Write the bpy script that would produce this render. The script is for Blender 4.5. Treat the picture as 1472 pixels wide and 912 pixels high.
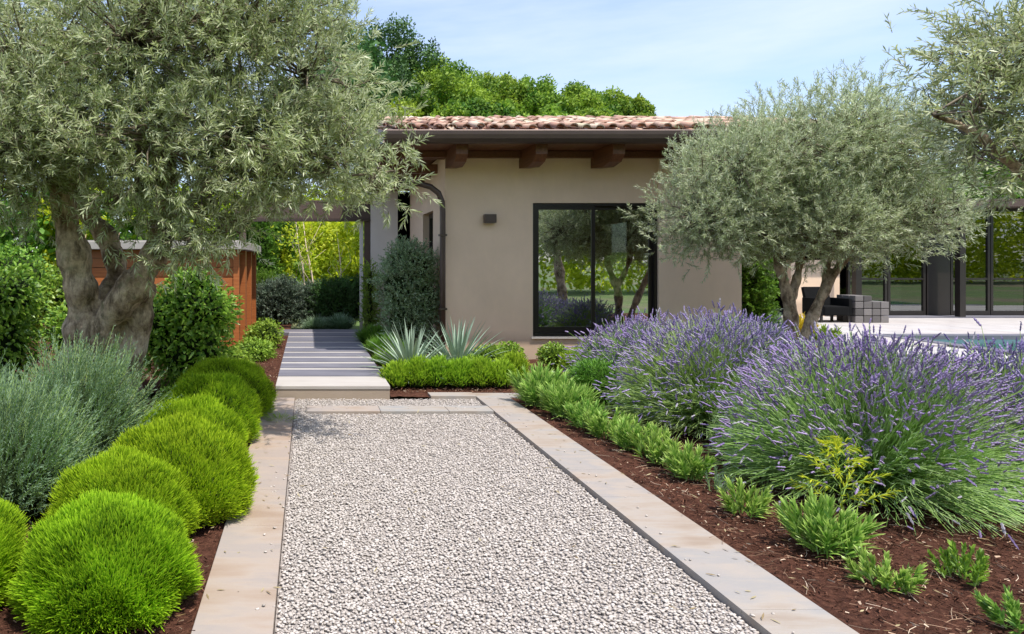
import bpy, bmesh, math, random
import numpy as np
from mathutils import Vector, Matrix
R = math.radians
random.seed(7)
for o in list(bpy.data.objects): bpy.data.objects.remove(o)
S = bpy.context.scene
COL = S.collection

# ------------------------------------------------------------------ camera
# eye height 1.6 m, looking straight along +Y with a shifted lens (upright verticals, horizon above the middle)
cd = bpy.data.cameras.new('camera'); cam = bpy.data.objects.new('camera', cd); COL.objects.link(cam)
cam.location = (0, 0, 1.6); cam.rotation_euler = (R(90), 0, 0)
cd.sensor_width = 36; cd.lens = 1000/1472*36
cd.shift_x = (736-442)/1472; cd.shift_y = -(456-375)/1472
cd.clip_start = .05; cd.clip_end = 3000
S.camera = cam

# ------------------------------------------------------------------ sky and sun
SUN_EL, SUN_AZ = R(66.5), R(-54)          # azimuth measured from +X towards +Y: the sun stands right of the view, a little behind the camera
sd = Vector((math.cos(SUN_EL)*math.cos(SUN_AZ), math.cos(SUN_EL)*math.sin(SUN_AZ), math.sin(SUN_EL)))
W = bpy.data.worlds.new('World'); S.world = W; W.use_nodes = True
nt = W.node_tree; nt.nodes.clear()
out = nt.nodes.new('ShaderNodeOutputWorld'); bg = nt.nodes.new('ShaderNodeBackground')
sky = nt.nodes.new('ShaderNodeTexSky'); sky.sky_type = 'NISHITA'; sky.sun_disc = False
sky.sun_elevation = SUN_EL; sky.sun_rotation = math.atan2(sd.x, sd.y)
sky.air_density = 1.0; sky.dust_density = 1.0; sky.ozone_density = 2.2
tc = nt.nodes.new('ShaderNodeTexCoord'); mp = nt.nodes.new('ShaderNodeMapping'); mp.inputs['Scale'].default_value = (1.2, 1.2, 6.5)
mp.inputs['Rotation'].default_value = (0, R(14), R(20))
nz = nt.nodes.new('ShaderNodeTexNoise'); nz.inputs['Scale'].default_value = 1.7; nz.inputs['Detail'].default_value = 7; nz.inputs['Roughness'].default_value = .55
rp = nt.nodes.new('ShaderNodeValToRGB'); rp.color_ramp.elements[0].position = .38; rp.color_ramp.elements[1].position = .74
rp.color_ramp.elements[1].color = (.85, .85, .85, 1); rp.color_ramp.elements[0].color = (.12,.12,.12,1)
mx = nt.nodes.new('ShaderNodeMix'); mx.data_type = 'RGBA'; mx.inputs[7].default_value = (3.7, 4.15, 5.5, 1)
nt.links.new(tc.outputs['Generated'], mp.inputs['Vector']); nt.links.new(mp.outputs[0], nz.inputs['Vector'])
nt.links.new(nz.outputs[0], rp.inputs[0]); nt.links.new(rp.outputs[0], mx.inputs[0]); nt.links.new(sky.outputs[0], mx.inputs[6])
nt.links.new(mx.outputs[2], bg.inputs[0]); bg.inputs[1].default_value = .15
nt.links.new(bg.outputs[0], out.inputs[0])
sl = bpy.data.lights.new('sun', 'SUN'); so = bpy.data.objects.new('sun', sl); COL.objects.link(so)
sl.energy = 3.5; sl.angle = R(.6); sl.color = (1, .955, .88)
so.rotation_euler = sd.to_track_quat('Z', 'Y').to_euler()
S.view_settings.view_transform = 'Standard'; S.view_settings.look = 'None'
S.view_settings.exposure = 0.72; S.view_settings.gamma = 1
S.cycles.max_bounces = 8; S.cycles.diffuse_bounces = 5; S.cycles.glossy_bounces = 3; S.cycles.transmission_bounces = 4; S.cycles.transparent_max_bounces = 8
S.cycles.caustics_reflective = False; S.cycles.caustics_refractive = False

def at(px, py, Y):
    """measured direction in the survey picture -> point at depth Y metres"""
    return Vector(((px-442)/1000*Y, Y, 1.6-(py-375)/1000*Y))

# ------------------------------------------------------------------ materials
def new_mat(name):
    m = bpy.data.materials.new(name); m.use_nodes = True
    n = m.node_tree.nodes; n.clear(); o = n.new('ShaderNodeOutputMaterial'); p = n.new('ShaderNodeBsdfPrincipled')
    m.node_tree.links.new(p.outputs[0], o.inputs[0])
    return m, m.node_tree, p, o
def L_(t, a, b): t.links.new(a, b)
def mixc(t, fac, a, b, mode='MIX'):
    n = t.nodes.new('ShaderNodeMix'); n.data_type = 'RGBA'; n.blend_type = mode
    for s, v in ((0, fac), (6, a), (7, b)):
        if isinstance(v, (int, float)): n.inputs[s].default_value = v
        elif isinstance(v, tuple): n.inputs[s].default_value = v if len(v) == 4 else (*v, 1)
        else: t.links.new(v, n.inputs[s])
    return n.outputs[2]
def noise(t, scale, detail=4, rough=.55, vec=None, coord='Object', stretch=None):
    n = t.nodes.new('ShaderNodeTexNoise'); n.inputs['Scale'].default_value = scale; n.inputs['Detail'].default_value = detail; n.inputs['Roughness'].default_value = rough
    if vec is None:
        c = t.nodes.new('ShaderNodeTexCoord'); vec = c.outputs[coord]
    if stretch:
        m = t.nodes.new('ShaderNodeMapping'); m.inputs['Scale'].default_value = stretch; t.links.new(vec, m.inputs[0]); vec = m.outputs[0]
    t.links.new(vec, n.inputs['Vector'])
    return n.outputs[0]
def ramp(t, fac, stops):
    r = t.nodes.new('ShaderNodeValToRGB'); e = r.color_ramp.elements
    while len(e) < len(stops): e.new(.5)
    for k, (p, c) in enumerate(stops):
        e[k].position = p; e[k].color = (*c, 1) if len(c) == 3 else c
    t.links.new(fac, r.inputs[0]); return r.outputs[0]
def bump(t, p, h, strength, dist=.01):
    b = t.nodes.new('ShaderNodeBump'); b.inputs['Strength'].default_value = strength; b.inputs['Distance'].default_value = dist
    t.links.new(h, b.inputs['Height']); t.links.new(b.outputs[0], p.inputs['Normal'])
def attr(t, name='v'):
    a = t.nodes.new('ShaderNodeAttribute'); a.attribute_name = name; return a.outputs['Fac']

def foliage(name, dark, light, back=None, tip=None, rough=.5, trans=.3, spec=.35):
    m, t, p, o = new_mat(name)
    c = mixc(t, attr(t), dark, light)
    if tip is not None:
        r = ramp(t, attr(t, 't'), [(.35, (0, 0, 0)), (1, (1, 1, 1))])
        c = mixc(t, r, c, tip)
    if back is not None:
        g = t.nodes.new('ShaderNodeNewGeometry'); c = mixc(t, g.outputs['Backfacing'], c, back)
    oi = t.nodes.new('ShaderNodeObjectInfo'); hs = t.nodes.new('ShaderNodeHueSaturation')
    mr = t.nodes.new('ShaderNodeMapRange'); mr.inputs[3].default_value = .488; mr.inputs[4].default_value = .512; L_(t, oi.outputs['Random'], mr.inputs[0]); L_(t, mr.outputs[0], hs.inputs['Hue'])
    nz_ = noise(t, 2.2, 2); mv = t.nodes.new('ShaderNodeMapRange'); mv.inputs[1].default_value = .3; mv.inputs[2].default_value = .7; mv.inputs[3].default_value = .8; mv.inputs[4].default_value = 1.2
    L_(t, nz_, mv.inputs[0]); L_(t, mv.outputs[0], hs.inputs['Value']); L_(t, c, hs.inputs['Color']); c = hs.outputs[0]
    L_(t, c, p.inputs['Base Color']); p.inputs['Roughness'].default_value = rough; p.inputs['Specular IOR Level'].default_value = spec
    if trans > 0:
        tr = t.nodes.new('ShaderNodeBsdfTranslucent'); L_(t, c, tr.inputs[0]); ms = t.nodes.new('ShaderNodeMixShader'); ms.inputs[0].default_value = trans
        L_(t, p.outputs[0], ms.inputs[1]); L_(t, tr.outputs[0], ms.inputs[2]); L_(t, ms.outputs[0], o.inputs[0])
    return m
def plain(name, col, rough=.6, metal=0, var=.12, scale=8, bmp=.15, spec=.5, stretch=None, dist=.004):
    m, t, p, o = new_mat(name)
    n = noise(t, scale, 5, .6, stretch=stretch)
    a = tuple(c*(1-var) for c in col); b = tuple(min(1, c*(1+var)) for c in col)
    L_(t, ramp(t, n, [(.3, a), (.7, b)]), p.inputs['Base Color'])
    p.inputs['Roughness'].default_value = rough; p.inputs['Metallic'].default_value = metal; p.inputs['Specular IOR Level'].default_value = spec
    if bmp: bump(t, p, n, bmp, dist)
    return m

M = {}
M['olive'] = foliage('olive_leaf', (.2, .245, .075), (.47, .525, .225), back=(.6, .64, .39), rough=.4, trans=.42, spec=.4)
M['olive_pale'] = foliage('olive_leaf_pale', (.26, .345, .145), (.5, .59, .305), back=(.62, .69, .46), rough=.4, trans=.42, spec=.4)
M['ball'] = foliage('lime_needle', (.085, .2, .01), (.3, .5, .016), tip=(.52, .72, .03), trans=.42, rough=.6, spec=.2)
M['sage'] = foliage('sage_leaf', (.1, .18, .09), (.21, .31, .17), back=(.26, .36, .22), tip=(.26, .38, .22), trans=.25, rough=.6)
M['glossy'] = foliage('laurel_leaf', (.06, .17, .012), (.25, .43, .04), tip=(.42, .58, .08), trans=.3, rough=.42, spec=.5)
M['light'] = foliage('light_leaf', (.15, .28, .03), (.36, .52, .06), trans=.35, rough=.5)
M['hedge'] = foliage('low_hedge_leaf', (.11, .25, .015), (.28, .46, .03), tip=(.5, .7, .05), trans=.35, rough=.5)
M['strap'] = foliage('strap_leaf', (.13, .3, .04), (.3, .5, .08), tip=(.5, .66, .16), trans=.32, rough=.42)
M['darkherb'] = foliage('dark_herb_leaf', (.06, .18, .02), (.14, .32, .03), tip=(.22, .42, .05), trans=.3, rough=.5)
M['agave'] = foliage('agave_leaf', (.24, .34, .24), (.4, .5, .37), back=(.36, .45, .33), trans=.08, rough=.4)
M['tallbush'] = foliage('tall_bush_leaf', (.14, .26, .11), (.3, .44, .21), back=(.36, .48, .28), trans=.22, rough=.5)
M['yellowgreen'] = foliage('yellow_green_leaf', (.34, .48, .02), (.72, .78, .05), trans=.55, rough=.55)
M['midgreen'] = foliage('mid_green_leaf', (.08, .2, .02), (.2, .34, .035), trans=.38, rough=.55)
M['pine'] = foliage('pine_leaf', (.07, .17, .015), (.36, .49, .05), trans=.4, rough=.6)
M['pinedark'] = foliage('dark_pine_leaf', (.045, .11, .03), (.1, .2, .04), trans=.2, rough=.6)
M['greydark'] = foliage('grey_shrub_leaf', (.06, .1, .05), (.17, .23, .15), back=(.15, .19, .14), trans=.12, rough=.5)
M['yellow'] = foliage('yellow_leaf', (.6, .42, .02), (.75, .62, .05), trans=.4)
M['lavleaf'] = foliage('lavender_leaf', (.22, .36, .1), (.42, .58, .22), back=(.46, .6, .32), trans=.35, rough=.55)
M['lavstem'] = foliage('lavender_stem', (.32, .5, .1), (.56, .72, .3), trans=.35, rough=.5)
M['lavflower'] = foliage('lavender_flower', (.2, .14, .33), (.47, .38, .58), tip=(.34, .26, .48), trans=.22, rough=.7, spec=.2)
M['lavfaded'] = foliage('lavender_spent_flower', (.24, .22, .3), (.48, .45, .5), trans=.25, rough=.7, spec=.2)
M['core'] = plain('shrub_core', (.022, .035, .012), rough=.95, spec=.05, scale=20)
M['twig'] = plain('twig', (.16, .125, .085), rough=.8, scale=30)
M['grass'] = foliage('grass_blade', (.12, .28, .03), (.26, .45, .06), trans=.4)

def bark():
    m, t, p, o = new_mat('olive_bark')
    n1 = noise(t, 3.2, 8, .68); n2 = noise(t, 14, 6, .65, stretch=(1, 1, .3)); n3 = noise(t, 6, 3, .6)
    c = ramp(t, n1, [(.32, (.09, .055, .035)), (.44, (.31, .22, .145)), (.56, (.6, .465, .33)), (.75, (.72, .61, .47))])
    c2 = ramp(t, n2, [(.36, (.14, .12, .1)), (.52, (1, 1, 1))])
    c = mixc(t, .75, c, c2, 'MULTIPLY')
    c = mixc(t, ramp(t, n3, [(.58, (0, 0, 0)), (.7, (.5, .5, .5))]), c, (.2, .21, .12))
    n4 = noise(t, 38, 6, .75, stretch=(1, 1, .45)); c = mixc(t, .6, c, ramp(t, n4, [(.35, (.45, .42, .4)), (.55, (1.1, 1.08, 1.05))]), 'MULTIPLY')
    L_(t, c, p.inputs['Base Color']); p.inputs['Roughness'].default_value = .9; p.inputs['Specular IOR Level'].default_value = .15
    bump(t, p, mixc(t, .5, n2, n4), 1, .035); return m
M['bark'] = bark()

def plaster(name, col, v=.08):
    m, t, p, o = new_mat(name)
    n1 = noise(t, .8, 5, .6); n2 = noise(t, 60, 4, .6); n3 = noise(t, 2.5, 6, .7, stretch=(1, 1, .35))
    c = ramp(t, n1, [(.3, tuple(x*(1-v) for x in col)), (.7, tuple(min(1, x*(1+v)) for x in col))])
    c = mixc(t, ramp(t, n3, [(.45, (0, 0, 0)), (.75, (.3, .3, .3))]), c, tuple(x*.78 for x in col))
    tc_ = t.nodes.new('ShaderNodeTexCoord'); sx = t.nodes.new('ShaderNodeSeparateXYZ'); L_(t, tc_.outputs['Object'], sx.inputs[0]); ad = t.nodes.new('ShaderNodeMath'); ad.operation = 'MULTIPLY_ADD'; L_(t, n1, ad.inputs[0]); ad.inputs[1].default_value = -.5; L_(t, sx.outputs['Z'], ad.inputs[2])
    c = mixc(t, ramp(t, ad.outputs[0], [(-0.0, (.55, .55, .55)), (.22, (0, 0, 0))]), c, (.33, .24, .17))
    L_(t, c, p.inputs['Base Color']); p.inputs['Roughness'].default_value = .88; p.inputs['Specular IOR Level'].default_value = .2
    bump(t, p, n2, .35, .003); return m
M['plaster'] = plaster('beige_plaster', (.86, .64, .46))
M['plaster_sunlit_tone'] = plaster('beige_plaster_sunlit_tone', (.9, .7, .53))  # lighter copy of the beige plaster, with sunlight put into its colour
M['plaster_white'] = plaster('white_plaster', (.78, .72, .65))

def wood(name, col, dark, board=.0, axis=2, rough=.5):
    m, t, p, o = new_mat(name)
    st = (1.5, 1.5, 22) if axis == 2 else ((22, 1.5, 22) if axis == 1 else (1.5, 22, 22))
    n = noise(t, 1.6, 6, .6, stretch=st); a = attr(t)
    c = ramp(t, n, [(.3, dark), (.7, col)])
    c = mixc(t, a, c, tuple(x*.62 for x in col))
    L_(t, c, p.inputs['Base Color']); p.inputs['Roughness'].default_value = rough
    bump(t, p, n, .3, .004); return m
M['cedar'] = wood('cedar_boards', (.52, .175, .05), (.36, .1, .028))
M['rafter'] = wood('stained_rafter', (.2, .078, .034), (.11, .04, .018), axis=1)
M['bronze'] = plain('bronze_metal', (.1, .07, .06), rough=.4, metal=.5, var=.1, scale=3, bmp=.04)
M['beam'] = plain('grey_brown_beam', (.095, .06, .046), rough=.6, var=.12, scale=6, stretch=(.4, 1, 6))
M['frame'] = plain('black_window_frame', (.022, .017, .015), rough=.35, var=.1, bmp=0)
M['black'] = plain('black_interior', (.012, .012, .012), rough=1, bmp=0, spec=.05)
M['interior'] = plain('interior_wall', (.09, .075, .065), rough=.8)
M['fabric'] = plain('light_upholstery', (.35, .35, .36), rough=.9, scale=40, bmp=.3)
M['wicker'] = None
def glass(name, refl=.4, tint=(.75, .8, .78), gcol=(.85, .88, .86)):
    m, t, p, o = new_mat(name); t.nodes.remove(p)
    g = t.nodes.new('ShaderNodeBsdfGlossy'); g.inputs['Roughness'].default_value = .012; g.inputs['Color'].default_value = (*gcol, 1)
    tr = t.nodes.new('ShaderNodeBsdfTransparent'); tr.inputs[0].default_value = (*tint, 1)
    lw = t.nodes.new('ShaderNodeLayerWeight'); lw.inputs[0].default_value = .35
    mr = t.nodes.new('ShaderNodeMapRange'); mr.inputs[3].default_value = refl; mr.inputs[4].default_value = 1; L_(t, lw.outputs[0], mr.inputs[0])
    nb = noise(t, 1.3, 2); b = t.nodes.new('ShaderNodeBump'); b.inputs['Strength'].default_value = .02; b.inputs['Distance'].default_value = .02; L_(t, nb, b.inputs['Height']); L_(t, b.outputs[0], g.inputs['Normal'])
    ms = t.nodes.new('ShaderNodeMixShader'); L_(t, mr.outputs[0], ms.inputs[0]); L_(t, tr.outputs[0], ms.inputs[1]); L_(t, g.outputs[0], ms.inputs[2]); L_(t, ms.outputs[0], o.inputs[0])
    return m
M['glass'] = glass('window_glass', .72, (.6, .66, .62))
M['dark_glass'] = glass('dark_glass', .22, (.3, .33, .32))

def stone(name, stops, streak=(1.3, 6, 1), bm_=.25):
    m, t, p, o = new_mat(name)
    n1 = noise(t, .9, 5, .62, stretch=streak); n2 = noise(t, 1.3, 3, .5); n3 = noise(t, 55, 4, .6)
    f = mixc(t, .5, n1, n2)
    c = ramp(t, f, stops)
    c = mixc(t, attr(t), c, mixc(t, .4, c, (.40, .25, .165), 'MIX'))
    sp = ramp(t, noise(t, 5, 6, .7), [(.26, (.72, .7, .68)), (.4, (1, 1, 1))])
    c = mixc(t, .5, c, sp, 'MULTIPLY')
    L_(t, c, p.inputs['Base Color']); p.inputs['Roughness'].default_value = .75; p.inputs['Specular IOR Level'].default_value = .3
    bump(t, p, mixc(t, .5, n1, n3), bm_, .006); return m
M['kerb'] = stone('sandstone_kerb', [(.36, (.26, .205, .16)), (.43, (.315, .265, .22)), (.49, (.345, .31, .275)), (.55, (.285, .278, .272)), (.66, (.36, .315, .275))])
M['slab'] = stone('grey_slab', [(.3, (.11, .107, .13)), (.5, (.15, .145, .17)), (.7, (.2, .193, .215))])
M['slab_pale'] = stone('pale_slab', [(.3, (.36, .33, .3)), (.5, (.44, .405, .37)), (.7, (.5, .475, .44))])
M['riser'] = stone('riser_stone', [(.3, (.3, .23, .17)), (.5, (.38, .3, .23)), (.7, (.42, .34, .27))])
M['terrace'] = stone('terrace_stone', [(.3, (.38, .35, .34)), (.5, (.46, .43, .41)), (.7, (.52, .49, .47))], streak=(3, 3, 1))

def gravel_mat():
    m, t, p, o = new_mat('gravel_stone')
    c = ramp(t, attr(t), [(0, (.31, .27, .24)), (.08, (.41, .36, .32)), (.45, (.485, .43, .385)), (.75, (.53, .475, .43)), (1, (.59, .53, .485))])
    L_(t, c, p.inputs['Base Color']); p.inputs['Roughness'].default_value = .8; p.inputs['Specular IOR Level'].default_value = .25
    return m
M['gravel'] = gravel_mat()
M['gravel_base'] = plain('gravel_bed', (.3, .265, .24), rough=.95, var=.4, scale=60, bmp=.5)
M['mulch'] = None
def mulch_mat():
    m, t, p, o = new_mat('bark_mulch')
    n = noise(t, 24, 8, .75); n2 = noise(t, 2.5, 3); n3 = noise(t, 90, 4, .7, stretch=(1, .35, 1))
    c = ramp(t, n, [(.3, (.035, .016, .011)), (.5, (.09, .038, .025)), (.68, (.165, .075, .048))])
    c = mixc(t, ramp(t, n3, [(.6, (0, 0, 0)), (.72, (.6, .6, .6))]), c, (.32, .17, .1))
    c = mixc(t, .5, c, ramp(t, n2, [(.3, (.6, .6, .6)), (.7, (1.25, 1.2, 1.15))]), 'MULTIPLY')
    L_(t, c, p.inputs['Base Color']); p.inputs['Roughness'].default_value = .95; p.inputs['Specular IOR Level'].default_value = .1
    bump(t, p, n, 1, .03); return m
M['mulch'] = mulch_mat()
def chip_mat():
    m, t, p, o = new_mat('bark_chip')
    c = ramp(t, attr(t), [(0, (.035, .015, .01)), (.5, (.105, .044, .028)), (.86, (.19, .09, .055)), (.93, (.4, .26, .17)), (1, (.7, .56, .42))])
    L_(t, c, p.inputs['Base Color']); p.inputs['Roughness'].default_value = .9; p.inputs['Specular IOR Level'].default_value = .1
    return m
M['chip'] = chip_mat()
def ground_mat():
    m, t, p, o = new_mat('ground_soil')
    n = noise(t, 1.5, 8, .7); n2 = noise(t, .15, 3)
    a = ramp(t, n, [(.3, (.1, .08, .045)), (.7, (.2, .17, .1))]); b = ramp(t, n, [(.3, (.05, .09, .02)), (.7, (.11, .17, .035))])
    L_(t, mixc(t, ramp(t, n2, [(.35, (0, 0, 0)), (.55, (1, 1, 1))]), a, b), p.inputs['Base Color']); p.inputs['Roughness'].default_value = .95
    bump(t, p, n, .6, .05); return m
M['ground'] = ground_mat()
M['lawn'] = plain('lawn', (.16, .3, .03), rough=.9, var=.3, scale=30, bmp=.6, dist=.03)
def tile_mat():
    m, t, p, o = new_mat('terracotta_tile')
    c = ramp(t, attr(t), [(0, (.3, .17, .12)), (.3, (.48, .28, .2)), (.6, (.6, .42, .31)), (.85, (.7, .56, .44)), (1, (.55, .5, .34))])
    n = noise(t, 9, 6, .7); c = mixc(t, .6, c, ramp(t, n, [(.3, (.55, .5, .45)), (.6, (1.05, 1.02, 1))]), 'MULTIPLY')
    L_(t, c, p.inputs['Base Color']); p.inputs['Roughness'].default_value = .85; bump(t, p, n, .5, .01); return m
M['tile'] = tile_mat()
def water_mat():
    m, t, p, o = new_mat('pool_water')
    p.inputs['Base Color'].default_value = (.06, .2, .2, 1); p.inputs['Roughness'].default_value = .05
    bump(t, p, noise(t, 6, 3), .15, .02); return m
M['water'] = water_mat()
def basket_mat():
    m, t, p, o = new_mat('stacked_stone_blocks')
    c = ramp(t, attr(t), [(0, (.08, .072, .068)), (1, (.2, .18, .17))])
    L_(t, c, p.inputs['Base Color']); p.inputs['Roughness'].default_value = .9; bump(t, p, noise(t, 25, 5), .5, .01); return m
M['blocks'] = basket_mat()

# ------------------------------------------------------------------ object helpers
def tag(o, label=None, cat=None, group=None, kind=None):
    if label: o['label'] = label
    if cat: o['category'] = cat
    if group: o['group'] = group
    if kind: o['kind'] = kind
    return o
def thing(name, label, cat, loc=(0, 0, 0), group=None, rz=0):
    o = bpy.data.objects.new(name, None); COL.objects.link(o); o.location = loc; o.rotation_euler.z = rz; o.empty_display_size = .1
    return tag(o, label, cat, group)
def link(name, me, parent=None):
    o = bpy.data.objects.new(name, me); COL.objects.link(o)
    if parent: o.parent = parent
    return o
def mesh_np(name, V, F, mats, attrs=None, smooth=False, mi=None):
    V = np.ascontiguousarray(V, np.float32); F = np.ascontiguousarray(F, np.int32); k = F.shape[1]
    me = bpy.data.meshes.new(name); me.vertices.add(len(V)); me.vertices.foreach_set('co', V.ravel())
    me.loops.add(F.size); me.loops.foreach_set('vertex_index', F.ravel())
    me.polygons.add(len(F)); me.polygons.foreach_set('loop_start', np.arange(0, F.size, k, dtype=np.int32))
    if mi is not None: me.polygons.foreach_set('material_index', np.ascontiguousarray(mi, np.int32))
    me.polygons.foreach_set('use_smooth', np.full(len(F), smooth))
    for m in (mats if isinstance(mats, (list, tuple)) else [mats]): me.materials.append(m)
    for an, av in (attrs or {}).items():
        a = me.attributes.new(an, 'FLOAT', 'POINT'); a.data.foreach_set('value', np.ascontiguousarray(av, np.float32))
    me.update(calc_edges=True); return me
class MB:
    """a bmesh that collects boxes, tubes and prisms and becomes one mesh"""
    def __init__(s): s.bm = bmesh.new(); s.lay = s.bm.verts.layers.float.new('v')
    def box(s, x0, x1, y0, y1, z0, z1, v=0, bev=0):
        vs = [s.bm.verts.new((x, y, z)) for x in (x0, x1) for y in (y0, y1) for z in (z0, z1)]
        for q in vs: q[s.lay] = v
        fs = [s.bm.faces.new([vs[i] for i in q]) for q in ((0, 1, 3, 2), (4, 6, 7, 5), (0, 4, 5, 1), (2, 3, 7, 6), (0, 2, 6, 4), (1, 5, 7, 3))]
        if bev:
            es = list({e for f in fs for e in f.edges}); bmesh.ops.bevel(s.bm, geom=es, offset=bev, segments=2, affect='EDGES', profile=.7)
        return s
    def poly(s, pts, depth, v=0):
        """prism: closed outline extruded by a vector"""
        d = Vector(depth); a = [s.bm.verts.new(Vector(p)) for p in pts]; b = [s.bm.verts.new(Vector(p)+d) for p in pts]
        for q in a+b: q[s.lay] = v
        n = len(a); s.bm.faces.new(a[::-1]); s.bm.faces.new(b)
        for i in range(n): s.bm.faces.new((a[i], a[(i+1) % n], b[(i+1) % n], b[i]))
        return s
    def tube(s, pts, r, sides=12, v=0):
        pts = [Vector(p) for p in pts]; rings = []
        for i, p in enumerate(pts):
            d = (pts[min(i+1, len(pts)-1)]-pts[max(i-1, 0)]).normalized(); u = d.orthogonal().normalized()
            if rings and abs(d.dot(pu)) < .99: u = (pu-d*pu.dot(d)).normalized()
            pu = u; w = d.cross(u); rr = r[i] if isinstance(r, (list, tuple)) else r
            rings.append([s.bm.verts.new(p+rr*(u*math.cos(a)+w*math.sin(a))) for a in (2*math.pi*k/sides for k in range(sides))])
        for q in sum(rings, []): q[s.lay] = v
        for A, B in zip(rings, rings[1:]):
            for k in range(sides): s.bm.faces.new((A[k], A[(k+1) % sides], B[(k+1) % sides], B[k])).smooth = True
        s.bm.faces.new(rings[0][::-1]); s.bm.faces.new(rings[-1]); return s
    def build(s, name, mat, parent=None, loc=None):
        bmesh.ops.recalc_face_normals(s.bm, faces=s.bm.faces)
        me = bpy.data.meshes.new(name); s.bm.to_mesh(me); s.bm.free(); me.materials.append(mat)
        o = link(name, me, parent)
        if loc: o.location = loc
        return o
def copy_tree(o, parent=None):
    c = o.copy(); COL.objects.link(c); c.parent = parent
    for ch in o.children: copy_tree(ch, c)
    return c

# ------------------------------------------------------------------ foliage geometry (numpy)
def nrm(a): return a/np.maximum(np.linalg.norm(a, axis=-1, keepdims=True), 1e-9)
def runit(g, n): return nrm(g.normal(size=(n, 3)))
def blades(g, P, D, Ln, Wd, K=2, droop=0., prof=None, v=None, up=None):
    n = len(P); prof = prof or [.35, 1, .06]
    prof = np.interp(np.linspace(0, 1, K+1), np.linspace(0, 1, len(prof)), prof)
    Ln = np.broadcast_to(Ln, n)[:, None]; Wd = np.broadcast_to(Wd, n)[:, None]; dr = np.broadcast_to(droop, n)[:, None]
    ref = runit(g, n) if up is None else nrm(up+.35*runit(g, n))
    side = nrm(np.cross(D, ref)); T = np.linspace(0, 1, K+1); V = np.empty((n, K+1, 2, 3))
    for j, tt in enumerate(T):
        c = P+D*Ln*tt; c = c-np.array([0, 0, 1.])*dr*Ln*tt*tt
        w = side*Wd*prof[j]*.5; V[:, j, 0] = c-w; V[:, j, 1] = c+w
    base = (np.arange(n)*(K+1)*2)[:, None]; F = []
    for j in range(K): F.append(base+np.array([[2*j, 2*j+1, 2*j+3, 2*j+2]]))
    F = np.concatenate([f[:, None] for f in F], 1).reshape(-1, 4)
    v = g.random(n) if v is None else v
    return V.reshape(-1, 3), F, np.repeat(v, (K+1)*2), np.tile(np.repeat(T, 2), n)
def tubes(paths, radii, sides=3, v=None):
    """paths (n,k,3), radii (n,k) or (k,)"""
    paths = np.asarray(paths, float); n, k, _ = paths.shape; radii = np.broadcast_to(radii, (n, k))
    D = nrm(paths[:, -1]-paths[:, 0]); ref = np.where(np.abs(D[:, 2:3]) > .9, np.array([[1., 0, 0]]), np.array([[0, 0, 1.]]))
    u = nrm(np.cross(D, ref)); w = np.cross(D, u); a = 2*np.pi*np.arange(sides)/sides
    off = u[:, None]*np.cos(a)[None, :, None]+w[:, None]*np.sin(a)[None, :, None]
    V = paths[:, :, None]+off[:, None]*radii[:, :, None, None]
    base = (np.arange(n)*k*sides)[:, None, None]; j = np.arange(k-1)[None, :, None]*sides; s = np.arange(sides)[None, None]; s2 = (s+1) % sides
    F = np.stack([base+j+s, base+j+s2, base+j+sides+s2, base+j+sides+s], -1).reshape(-1, 4)
    v = np.zeros(n) if v is None else v
    return V.reshape(-1, 3), F, np.repeat(v, k*sides), np.tile(np.repeat(np.linspace(0, 1, k), sides), n)
def cat(parts):
    V, F, a, t = [], [], [], []; o = 0
    for p in parts: V.append(p[0]); F.append(p[1]+o); a.append(p[2]); t.append(p[3]); o += len(p[0])
    return np.concatenate(V), np.concatenate(F), np.concatenate(a), np.concatenate(t)
def fol_mesh(name, geo, mat, smooth=False):
    return mesh_np(name, geo[0], geo[1], mat, {'v': geo[2], 't': geo[3]}, smooth)
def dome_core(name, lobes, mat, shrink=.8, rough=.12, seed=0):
    """lumpy filler added inside a dense shrub against see-through; its dark colour stands in for inner shade"""
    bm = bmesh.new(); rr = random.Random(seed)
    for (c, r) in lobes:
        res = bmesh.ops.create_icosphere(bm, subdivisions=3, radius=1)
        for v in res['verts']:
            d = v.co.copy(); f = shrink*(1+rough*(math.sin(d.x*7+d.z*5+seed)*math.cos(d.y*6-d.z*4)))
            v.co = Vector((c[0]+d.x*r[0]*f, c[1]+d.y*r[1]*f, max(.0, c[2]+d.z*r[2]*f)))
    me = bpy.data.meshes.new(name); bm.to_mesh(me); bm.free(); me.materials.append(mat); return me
def shell_points(g, lobes, n, rmin=.75, zmin=0.0, rmax=1.0):
    """points near the surface of a union of ellipsoids, and outward directions"""
    C = np.array([l[0] for l in lobes], float); Rr = np.array([l[1] for l in lobes], float)
    area = (Rr[:, 0]*Rr[:, 1]+Rr[:, 1]*Rr[:, 2]+Rr[:, 0]*Rr[:, 2]); k = g.choice(len(lobes), n*3, p=area/area.sum())
    d = runit(g, n*3); s = g.uniform(rmin, rmax, (n*3, 1)); P = C[k]+d*Rr[k]*s; O = nrm(d/Rr[k])
    keep = P[:, 2] > zmin
    for i in range(len(lobes)):
        q = (((P-C[i])/Rr[i])**2).sum(1); keep &= (q > (rmin*.9)**2) | (k == i)
    idx = np.nonzero(keep)[0][:n]; return P[idx], O[idx]
def shrub_geo(seed, lobes, n, L, Wd, K=2, up=.5, rnd=.5, droop=.1, rmin=.75, zmin=.02, prof=None, rmax=1.0):
    g = np.random.default_rng(seed); P, O = shell_points(g, lobes, n, rmin, zmin, rmax); m = len(P)
    D = nrm(O*.7+np.array([0, 0, 1.])*up+rnd*runit(g, m)); Ln = L*g.uniform(.65, 1.25, m)
    return blades(g, P, D, Ln, Wd*g.uniform(.75, 1.25, m), K, droop, prof, up=O)
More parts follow.
